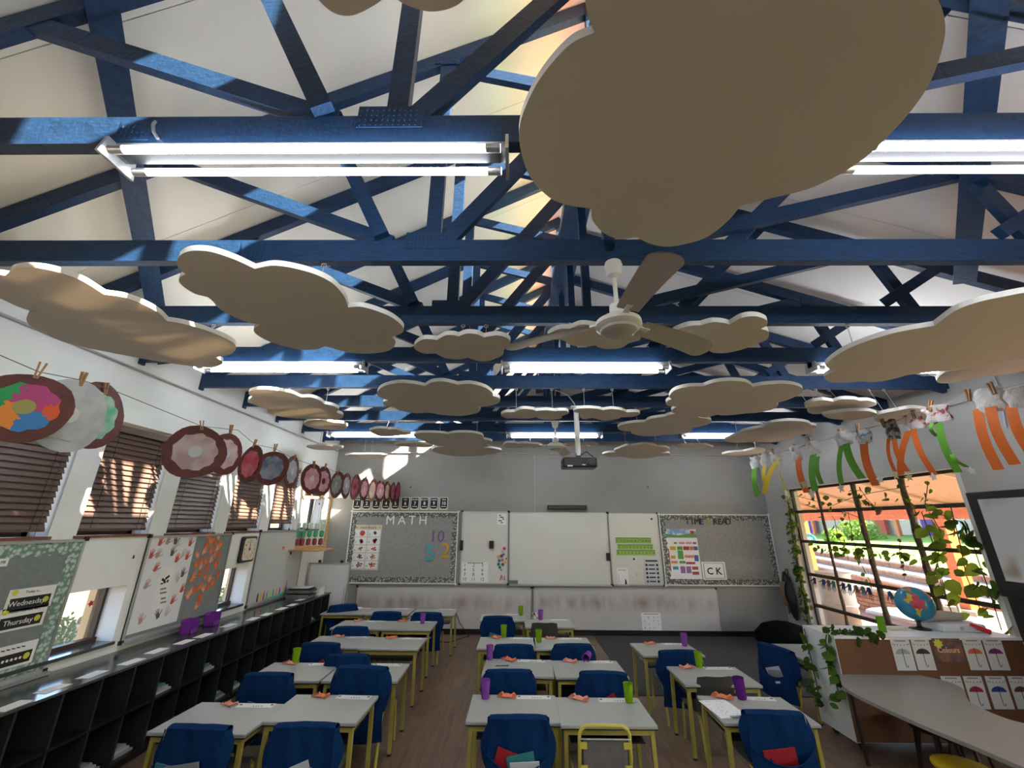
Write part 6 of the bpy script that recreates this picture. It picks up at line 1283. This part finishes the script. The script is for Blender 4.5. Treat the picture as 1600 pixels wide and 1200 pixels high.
# ------------------------------------------------------------------ bag on the wall and bean bag below
p = onX(1234, 930, XR-.06); t = thing('hanging_bag', 'dark bag with a tan panel hanging on the wall beside the window', 'bag', p, R_(-90))
def bgf(y): return lambda u, v: Vector(((u-.5)*.26*(1.1-.5*abs(v-.4)), y*math.sin(PI*u)*math.sin(PI*(v*.9+.05))*.10, (v-.5)*.62+.05*math.sin(6*u)))
MB().grid(bgf(-1), 10, 12).grid(bgf(.4), 10, 12).build('body', mBlack, t, True); MB().grid(lambda u, v: Vector(((u-.5)*.12, -.115*math.sin(PI*(v*.6+.2)), (v-.5)*.38+.02)), 4, 6).build('panel', mat('tan fabric', (.22, .15, .10), .8), t, True)
MB().tube([(-.05, 0, .28), (-.02, .03, .40), (.02, .03, .40), (.05, 0, .28)], .008, 6).build('strap', mBlack, t)
p = onZ(1235, 1004, .02); mBean = mat('dark green bean bag cloth', (.004, .006, .005), .95, spec=.05)
t = tag(MB().lathe([(.001, 0), (.30, .0), (.37, .08), (.36, .18), (.26, .29), (.12, .335), (.001, .34)], 24).build('bean_bag', mBean, None, True), 'dark bean bag lying against the wall corner under the hanging bag', 'bean bag'); t.location = (4.14, 7.25, .0095); t.scale = (1.1, 1.0, 1.0)
# ================================================================== paper figures on the right string
XS = 3.55
mOrP, mGrP, mYeP = mat('orange paper strip', (.72, .16, .025), .75), mat('green paper strip', (.12, .36, .03), .75), mat('yellow paper strip', (.62, .45, .02), .75)
PC = {'o': mOrP, 'g': mGrP, 'y': mYeP}
mFoot = mat('white paper foot', (.6, .6, .58), .8); mBodyW = mat('crumpled white paper', (.62, .61, .60), .8, noise=(18, .15), bump=.5, bscale=40)
mBodyR = pattern(mat('crumpled paper with red drawing', (.6, .5, .5), .8), 'noise', 22, (.62, .58, .57), (.45, .10, .12), .55, .62); mBodyB = pattern(mat('crumpled paper with blue drawing', (.6, .6, .6), .8), 'noise', 30, (.55, .57, .58), (.12, .30, .42), .52, .6); mBodyK = pattern(mat('crumpled paper with dark scribble', (.2, .2, .2), .8), 'noise', 26, (.30, .29, .27), (.05, .05, .05), .45, .55)
F = lambda c: (1160+c[0]/3.636, 580+c[1]/3.636)
figs = [('narrow green legged paper figure, at the far end of the right string', (65, 520, 42, 62), mBodyW, [('g', (70, 545), (80, 715), 26), ('g', (88, 545), (98, 700), 12)], []),
 ('narrow yellow legged paper figure, second on the right string', (118, 505, 38, 60), mBodyW, [('y', (132, 535), (136, 650), 30)], []),
 ('yellow legged paper figure with a dangling strip', (185, 485, 52, 55), mBodyW, [('y', (205, 495), (122, 695), 46), ('y', (215, 515), (246, 650), 8)], [(248, 655)]),
 ('orange single legged paper figure beside the yellow one', (300, 465, 52, 80), mBodyW, [('o', (322, 490), (362, 690), 44)], [(360, 640)]),
 ('dark green legged paper figure with a white foot', (398, 435, 60, 72), mBodyW, [('g', (408, 472), (410, 680), 50), ('g', (438, 485), (452, 640), 34)], [(405, 698)]),
 ('green wide striding paper figure in the middle of the right string', (570, 382, 86, 78), mBodyW, [('g', (572, 415), (558, 640), 40), ('g', (600, 412), (682, 610), 55)], [(572, 665)]),
 ('orange legged paper figure with a blue patterned body', (685, 372, 82, 78), mBodyB, [('o', (695, 408), (755, 650), 60)], [(795, 615)]),
 ('thin orange legged paper figure with a dark scribbled body', (845, 335, 66, 108), mBodyK, [('o', (838, 378), (862, 570), 28), ('o', (878, 388), (942, 570), 38)], [(882, 592), (960, 602)]),
 ('orange striding paper figure with a pink white body', (970, 285, 104, 90), mBodyR, [('o', (952, 338), (895, 590), 58), ('o', (985, 330), (1095, 590), 48)], [(1100, 600)]),
 ('green legged paper figure with a red scribbled body', (1100, 245, 140, 92), mBodyR, [('g', (1085, 295), (1100, 370), 32), ('g', (1132, 295), (1230, 575), 58), ('g', (1215, 470), (1290, 545), 34)], [(1318, 565)]),
 ('large orange legged paper figure with a white body, above the display', (1390, 168, 176, 130), mBodyW, [('o', (1345, 212), (1450, 560), 84), ('o', (1425, 202), (1552, 530), 84)], []),
 ('orange legged paper figure at the near end of the right string', (1545, 155, 110, 100), mBodyW, [('o', (1535, 190), (1645, 480), 92)], [])]
figpegs = [(52, 490), (102, 480), (178, 455), (290, 430), (388, 392), (560, 345), (655, 318), (800, 290), (972, 235), (1070, 195), (1285, 135), (1420, 95)]
def star(mb, y, x, z, r): mb.prism([(x+(r if i % 2 == 0 else r*.45)*math.cos(i*PI/5+.4), y, z+(r if i % 2 == 0 else r*.45)*math.sin(i*PI/5+.4)) for i in range(10)], (0, -.002, 0))
for i, ((lab, (bx, by, bw, bh), bm_, legs, feet), pg) in enumerate(zip(figs, figpegs)):
    c = onX(*F((bx, by)), XS); t = thing('paper_figure', lab, 'paper craft', c, R_(-90), 'paper figures on the right string')
    dist = (c-CAM).dot(CF); k = dist/FPX/3.636
    ky = abs(onX(*F((bx+20, by)), XS).y-onX(*F((bx-20, by)), XS).y)/40     # metres along the wall per crop pixel
    def lp(q): p = onX(*F(q), XS); return -(p.y-c.y), p.z-c.z
    rs = random.Random(i*5+1)
    x0, z0q = lp((bx, by)); ww, hh = min(bw*ky, .62), bh*k*1.05
    def bf(u, v): return Vector(((u-.5)*ww*(1-.12*math.sin(9*v+i))+.004*math.sin(9*v+i), -.02*math.sin(PI*u)-.006*math.sin(8*u+6*v+i), (v-.5)*hh+.006*math.sin(9*u+i)))
    mb = MB().grid(bf, 9, 8); f0 = list(mb.f); mb.add([Vector(p)+Vector((0, .02, 0)) for p in mb.v], [tuple(reversed(f)) for f in f0]); mb.build('body', bm_, t)
    for j, (cc_, a, b_, w_) in enumerate(legs):
        (xa, za), (xb, zb_) = lp(a), lp(b_); wd = w_*ky*.8; yo = -.012-.012*j
        mb = MB().grid(lambda u, v: Vector((xa+(xb-xa)*v+(u-.5)*wd, yo-.03*math.sin(PI*v)+.02*v, za+(zb_-za)*v)), 2, 8); f0 = list(mb.f); mb.add([Vector(p)+Vector((0, .0015, 0)) for p in mb.v], [tuple(reversed(f)) for f in f0]); mb.build('leg', PC[cc_], t, True)
    for q in feet:
        x, z = lp(q); mb = MB(); star(mb, -.02, x, z, max(.035, 24*ky)); mb.build('foot', mFoot if i not in (3, 2, 7) else mat('pale yellow foot', (.5, .48, .2), .8), t)
    p = onX(*F((pg[0], pg[1]+8)), XS-.012)
    o = inst('clothes_peg', PEG, None, p, (random.uniform(-.3, .3), random.uniform(-.3, .3), R_(-90)), 1.35); tag(o, 'wooden peg on the '+lab.split(',')[0], 'peg', 'pegs on the right string')
ln = [onX(1168, 706, XS), onX(1206, 702, XS)]+[onX(*F((q[0], q[1]+14)), XS) for q in figpegs[2:]]+[onX(1640, 590, XS)]
ln = [onY(1166, 709.5, YB-.03), onX(1170, 709, XS), onX(1185, 706, XS)]+ln[1:]
tag(MB().tube(ln, .003, 5).build('figure_string', mat('pale string', (.4, .38, .35), .8)), 'thin pale string carrying the paper figures along the window wall', 'string')
tag(MB().tube([onX(1553, 588, XR-.02), onX(1563, 612, XR-.02), onX(1567, 640, XR-.02), onX(1572, 668, XR-.02)], .007).build('wall_cable', mMetal), 'grey cable dropping down the wall behind the large orange paper figure', 'cable')
# ================================================================== outside, window side
mPave = mat('pink brick paving', (.36, .25, .19), .8, noise=(3, .15)); mStone = mat('pale stone coping', (.40, .34, .28), .85, noise=(5, .15), bump=.2); mBrick = mat('red face brick', (.36, .16, .09), .8, noise=(8, .2))
structure('terrain', MB().box(XR+.22, 9.2, -14, 40, -.15, -.002).box(-40, XL-.22, -14, 40, -.15, -.1), mPave)
mLawn = pattern(mat('sunlit lawn', (.2, .35, .05), .9), 'noise', 6, (.16, .30, .035), (.27, .42, .07), .35, .65)
TR = Matrix.Translation((9.49, 10.64, 0)) @ Matrix.Rotation(R_(-14.5), 4, 'Z')
lw = [TR @ Vector(q) for q in [(1.28, -22, -.1), (40, -22, -.1), (40, -22, 1.5), (18, -22, 1.45), (1.28, -22, .745)]]; lo_ = TR.to_3x3() @ Vector((0, 70, 0))
structure('lawn', MB().prism(lw, lo_), mLawn)
ver = thing('verandah', 'orange framed verandah roof outside the big window', 'verandah', (XR+.22, 8, 0))
def vb(nm, m, *b_): return MB().box(b_[0]-XR-.22, b_[1]-XR-.22, b_[2]-8, b_[3]-8, b_[4], b_[5]).build(nm, m, ver)
mPeach = mat('peach verandah ceiling', (.40, .26, .165), .7)
V0 = Vector((XR+.29, -6, 2.84)); V1 = Vector((7.75, -6, onX(1350, 798.5, 7.5).z+.02))
MB().prism([(V0.x-XR-.22, -14, V0.z), (V1.x-XR-.22, -14, V1.z), (V1.x-XR-.22, -14, V1.z+.05), (V0.x-XR-.22, -14, V0.z+.05)], (0, 31, 0)).build('roof_sheet', mPeach, ver)
for i in range(14):
    y = -4.5+1.5*i; MB().bar((.08, y-8, 2.805), (2.88, y-8, V1.z-.025), .035, .045).build('rafter', mat('pale peach batten', (.55, .40, .29), .7), ver)
bz0, bz1 = onX(1350, 812.5, 7.5).z, onX(1350, 798.5, 7.5).z
vb('beam', mOrange, 7.45, 7.57, -6, 25, bz0, bz1)
for y in (11.35, 7.62, 3.9, .2): vb('post', mOrange, 7.42, 7.60, y-.09, y+.09, .48 if y > 7 else 0, bz0+.02)
tag(MB().box(7.3, 7.75, 7.35, 7.9, -.0005, .48).build('post_plinth', mStone), 'stone plinth under the near orange verandah post', 'plinth')
tag(MB().box(7.3, 7.75, 11.1, 11.6, -.0005, .48).build('post_plinth', mStone), 'stone plinth under the far orange verandah post', 'plinth')
# low brick wall, brick by brick
t = thing('brick_wall', 'low red brick wall with pale coping outside the big window', 'wall', (7.9, 8.4, 0)); bme = MB().box(-.11, .11, .006, .274, .004, .076).mesh('brick', mBrick)
for r in range(5):
    for k in range(9): inst('brick', bme, t, (-.04*k*0+.0, (k-.5*(r % 2))*.28+.2, r*.084))
MB().box(-.14, .14, .0, 2.8, .42, .48).build('coping', mStone, t)
# terraced seating steps made of blocks
for k, (xa, z0_, lab) in enumerate([(0.0, .40, 'lowest pale block terrace step before the lawn'), (.60, .575, 'middle pale block terrace step before the lawn'), (1.20, .75, 'top pale block terrace step along the lawn edge')]):
    c = TR @ Vector((xa, -7.2, 0)); dp = .59 if k < 2 else .30; zb_ = 0 if k == 0 else z0_-.175
    t = thing('terrace_step', lab, 'step', c, R_(-14.5), 'terrace steps'); mb_s = MB().box(0, .2, .012, .888, zb_, z0_-.055).mesh('block', mBrick if k != 1 else mat('tan block', (.33, .20, .13), .85, noise=(5, .2)))
    for j in range(20): inst('block', mb_s, t, (0, j*.9, 0))
    for j in range(20): MB().box(-.05, dp, j*.9+.006, j*.9+.894, z0_-.054, z0_).build('tread', mStone, t)
    MB().box(.21, dp-.01, 0, 18, zb_, z0_-.056).build('core', mStone, t)
# far building with windows
t = thing('far_building', 'low school building with orange posts across the lawn', 'building', (27, 18, 1.45)); mBW = mat('cream render', (.55, .48, .40), .8); mBO = mat('orange trim', (.6, .18, .06), .6); mWG = mat('dark window glass', (.05, .06, .07), .15)
MB().box(0, 5, -14, 24, -.4, 3.2).build('wall', mBW, t)
MB().prism([(-2.2, -15, 3.0), (6, -15, 4.2), (6, -15, 4.35), (-2.2, -15, 3.15)], (0, 40, 0)).build('roof', mTerracotta, t)
for i in range(9):
    y = -12+4*i; w_ = MB().box(-.08, 0, y, y+1.9, .7, 2.2).build('window', mWhite, t); MB().box(-.10, -.08, y+.12, y+.9, .82, 2.08).box(-.10, -.08, y+1.0, y+1.78, .82, 2.08).build('pane', mWG, w_)
    MB().box(-1.9, -1.7, y+2.6, y+2.85, -.4, 3.05).build('post', mBO if i % 2 else mWhite, t)
for i, (y, c_) in enumerate([(9.6, (.12, .05, .25)), (13.2, (.5, .08, .06)), (20.5, (.1, .06, .3))]): MB().box(-.5, -.3, y, y+.8, -.3, 1.6).build('banner', mat('banner cloth %d' % i, c_, .8), t)
# bush on the lawn
def leaf_cloud(mb, c, r, n, s, seed, flat=1.0):
    rs = random.Random(seed)
    for _ in range(n):
        d = Vector((rs.gauss(0, 1), rs.gauss(0, 1), rs.gauss(0, 1))).normalized(); rr_ = r*(.55+.45*rs.random()); p = Vector(c)+Vector((d.x*rr_, d.y*rr_, max(-.3, d.z)*rr_*flat))
        u = Vector((rs.gauss(0, 1), rs.gauss(0, 1), rs.gauss(0, 1))).normalized()*s; v = d.cross(u).normalized()*s*.5
        mb.add([p-u*.5, p+v*.5, p+u*.5, p-v*.5], [(0, 1, 2, 3)])
mBush = mat_trans('pale green bush leaves', (.18, .30, .06), (.3, .42, .08), .35)
for px, py, X, r, lab in [(1345, 836, 21, 1.2, 'round pale green bush on the lawn beyond the steps'), (1303, 840, 17, .5, 'small pale green bush at the edge of the lawn')]:
    p = onX(px, py, X); t = thing('lawn_bush', lab, 'bush', (p.x, p.y, p.z-.4)); mb = MB(); leaf_cloud(mb, (0, 0, .4), r, 1500 if r > 1 else 600, .22, 5); tag(mb.build('foliage', mBush, t), kind='stuff'); MB().cyl((0, 0, -.6), (0, 0, .5), .08, .04).build('stem', mStem, t)
# sign on the far post, tank, tables
p = onX(1264, 841, 7.38); t = thing('round_sign', 'small turquoise sign fixed to the far orange post', 'sign', (7.36, p.y, p.z), R_(-90)); MB().prism(disc_pts(0, 0, 0, .26, 18, .42), (0, .02, 0)).build('plate', mat('turquoise sign', (.03, .40, .48), .5), t); [paper(t, .045, .06+.02*(k % 2), -.14+.07*k, 0, mPaper, 'print_mark', -.002, .001, .15) for k in range(5)]
p = onX(1281, 990, 5.35)
t = thing('water_drum', 'pale ribbed round drum standing outside the far end of the window', 'drum', (5.42, 7.72, 0)); mDrum = mat('pale galvanised drum', (.50, .46, .42), .45)
MB().lathe([(.001, 0), (.26, 0), (.26, .50), (.275, .52), (.275, .55), (.26, .57), (.255, .98), (.27, 1.0), (.27, 1.02), (.001, 1.02)], 26).build('body', mDrum, t, True); MB().lathe([(.262, .52), (.285, .53), (.285, .545), (.262, .555)], 26).build('hoop', mMetal, t, True)
tp = onZ(1372, 972, .55); t = thing('outdoor_table', 'pale blue round table outside below the window rails', 'table', (6.1, 7.0, 0)); MB().lathe([(.001, .5), (.62, .5), (.64, .49), (.64, .47), (.001, .465)], 30).build('table_top', mat('pale blue table top', (.50, .55, .62), .4), t, True); MB().cyl((0, 0, 0), (0, 0, .47), .05).build('pedestal', mMetal, t); MB().lathe([(.001, 0), (.25, 0), (.22, .03), (.001, .04)], 20).build('foot', mMetal, t, True)
p = onX(1502, 965, 5.9); t = thing('outdoor_table', 'small turquoise white table outside near the leafy window end', 'table', (5.9, p.y, 0)); zt2 = p.z; MB().lathe([(.001, zt2), (.22, zt2), (.23, zt2-.02), (.21, zt2-.12), (.001, zt2-.125)], 20).build('table_top', mat('turquoise white plastic', (.40, .58, .60), .4), t, True); MB().cyl((0, 0, 0), (0, 0, zt2-.12), .03).build('pedestal', mMetal, t); MB().cyl((0, 0, zt2), (0, 0, zt2+.25), .02).build('pole', mMetal, t)
# painted paper hands hanging along the third window rail
hm2 = [MB().prism(hand_pts(.105, 0, 0, PI, 0), (0, .0015, 0)).mesh('paper_hand', mat('painted hand %d' % i, c_, .8)) for i, c_ in enumerate([(.03, .05, .14), (.04, .12, .20), (.20, .12, .10), (.10, .20, .24)])]
for i, (px, py) in enumerate([(1273, 910), (1287, 912), (1295, 914), (1303, 916), (1318, 918), (1328, 921), (1339, 924), (1350, 928), (1360, 931), (1392, 932)]):
    p = onX(px, py-2, XR+.06); o = inst('paper_hand', hm2[i % 4], None, (p.x, p.y, 1.03-.022-.055), (0, random.uniform(-.4, .4), R_(-90))); tag(o, 'blue painted paper hand hanging below the third rail of the big window', 'paper hand', 'paper hands at the window rail')
# ================================================================== outside, left
mHedge = mat_trans('shaded hedge leaves', (.20, .25, .14), (.3, .36, .16), .3); mHedge2 = mat_trans('sunlit shrub leaves', (.24, .24, .05), (.4, .36, .08), .35)
mb = MB(); rs = random.Random(9)
for k in range(8500):
    p = Vector((rs.uniform(-4.95, -4.4), rs.uniform(3.4, 9.5), rs.uniform(.1, .77)+.05*rs.random())); u = Vector((rs.gauss(0, 1), rs.gauss(0, 1), rs.gauss(0, 1))).normalized()*.06; v = u.orthogonal().normalized()*.03
    mb.add([p-u*.5, p+v*.5, p+u*.5, p-v*.5], [(0, 1, 2, 3)])
tag(tag(mb.build('hedge', mHedge), 'clipped green hedge outside the low windows', 'hedge'), kind='stuff')
mb = MB(); 
for k in range(26): leaf_cloud(mb, (-14+rs.uniform(-1, 1), 2+k*1.3, .9), 1.0, 160, .22, 100+k)
tag(tag(mb.build('shrub_row', mHedge2), 'sunlit yellow green shrubs beyond the path outside the low windows', 'shrubs'), kind='stuff')
structure('path', MB().box(-13, -6.5, -14, 40, -.11, -.09), mat('sandy path', (.33, .215, .105), .9, noise=(2, .2)))
for y, lab in [(onX(148, 922, -3.70).y, 'tan painted brick post outside the first low window'), (onX(359, 908, -3.70).y, 'tan painted brick post outside the second low window')]:
    tag(MB().box(-3.74, -3.675, y, y+.35, -.098, 3.1).build('brick_post', mTan), lab, 'post', 'tan posts outside the low windows')
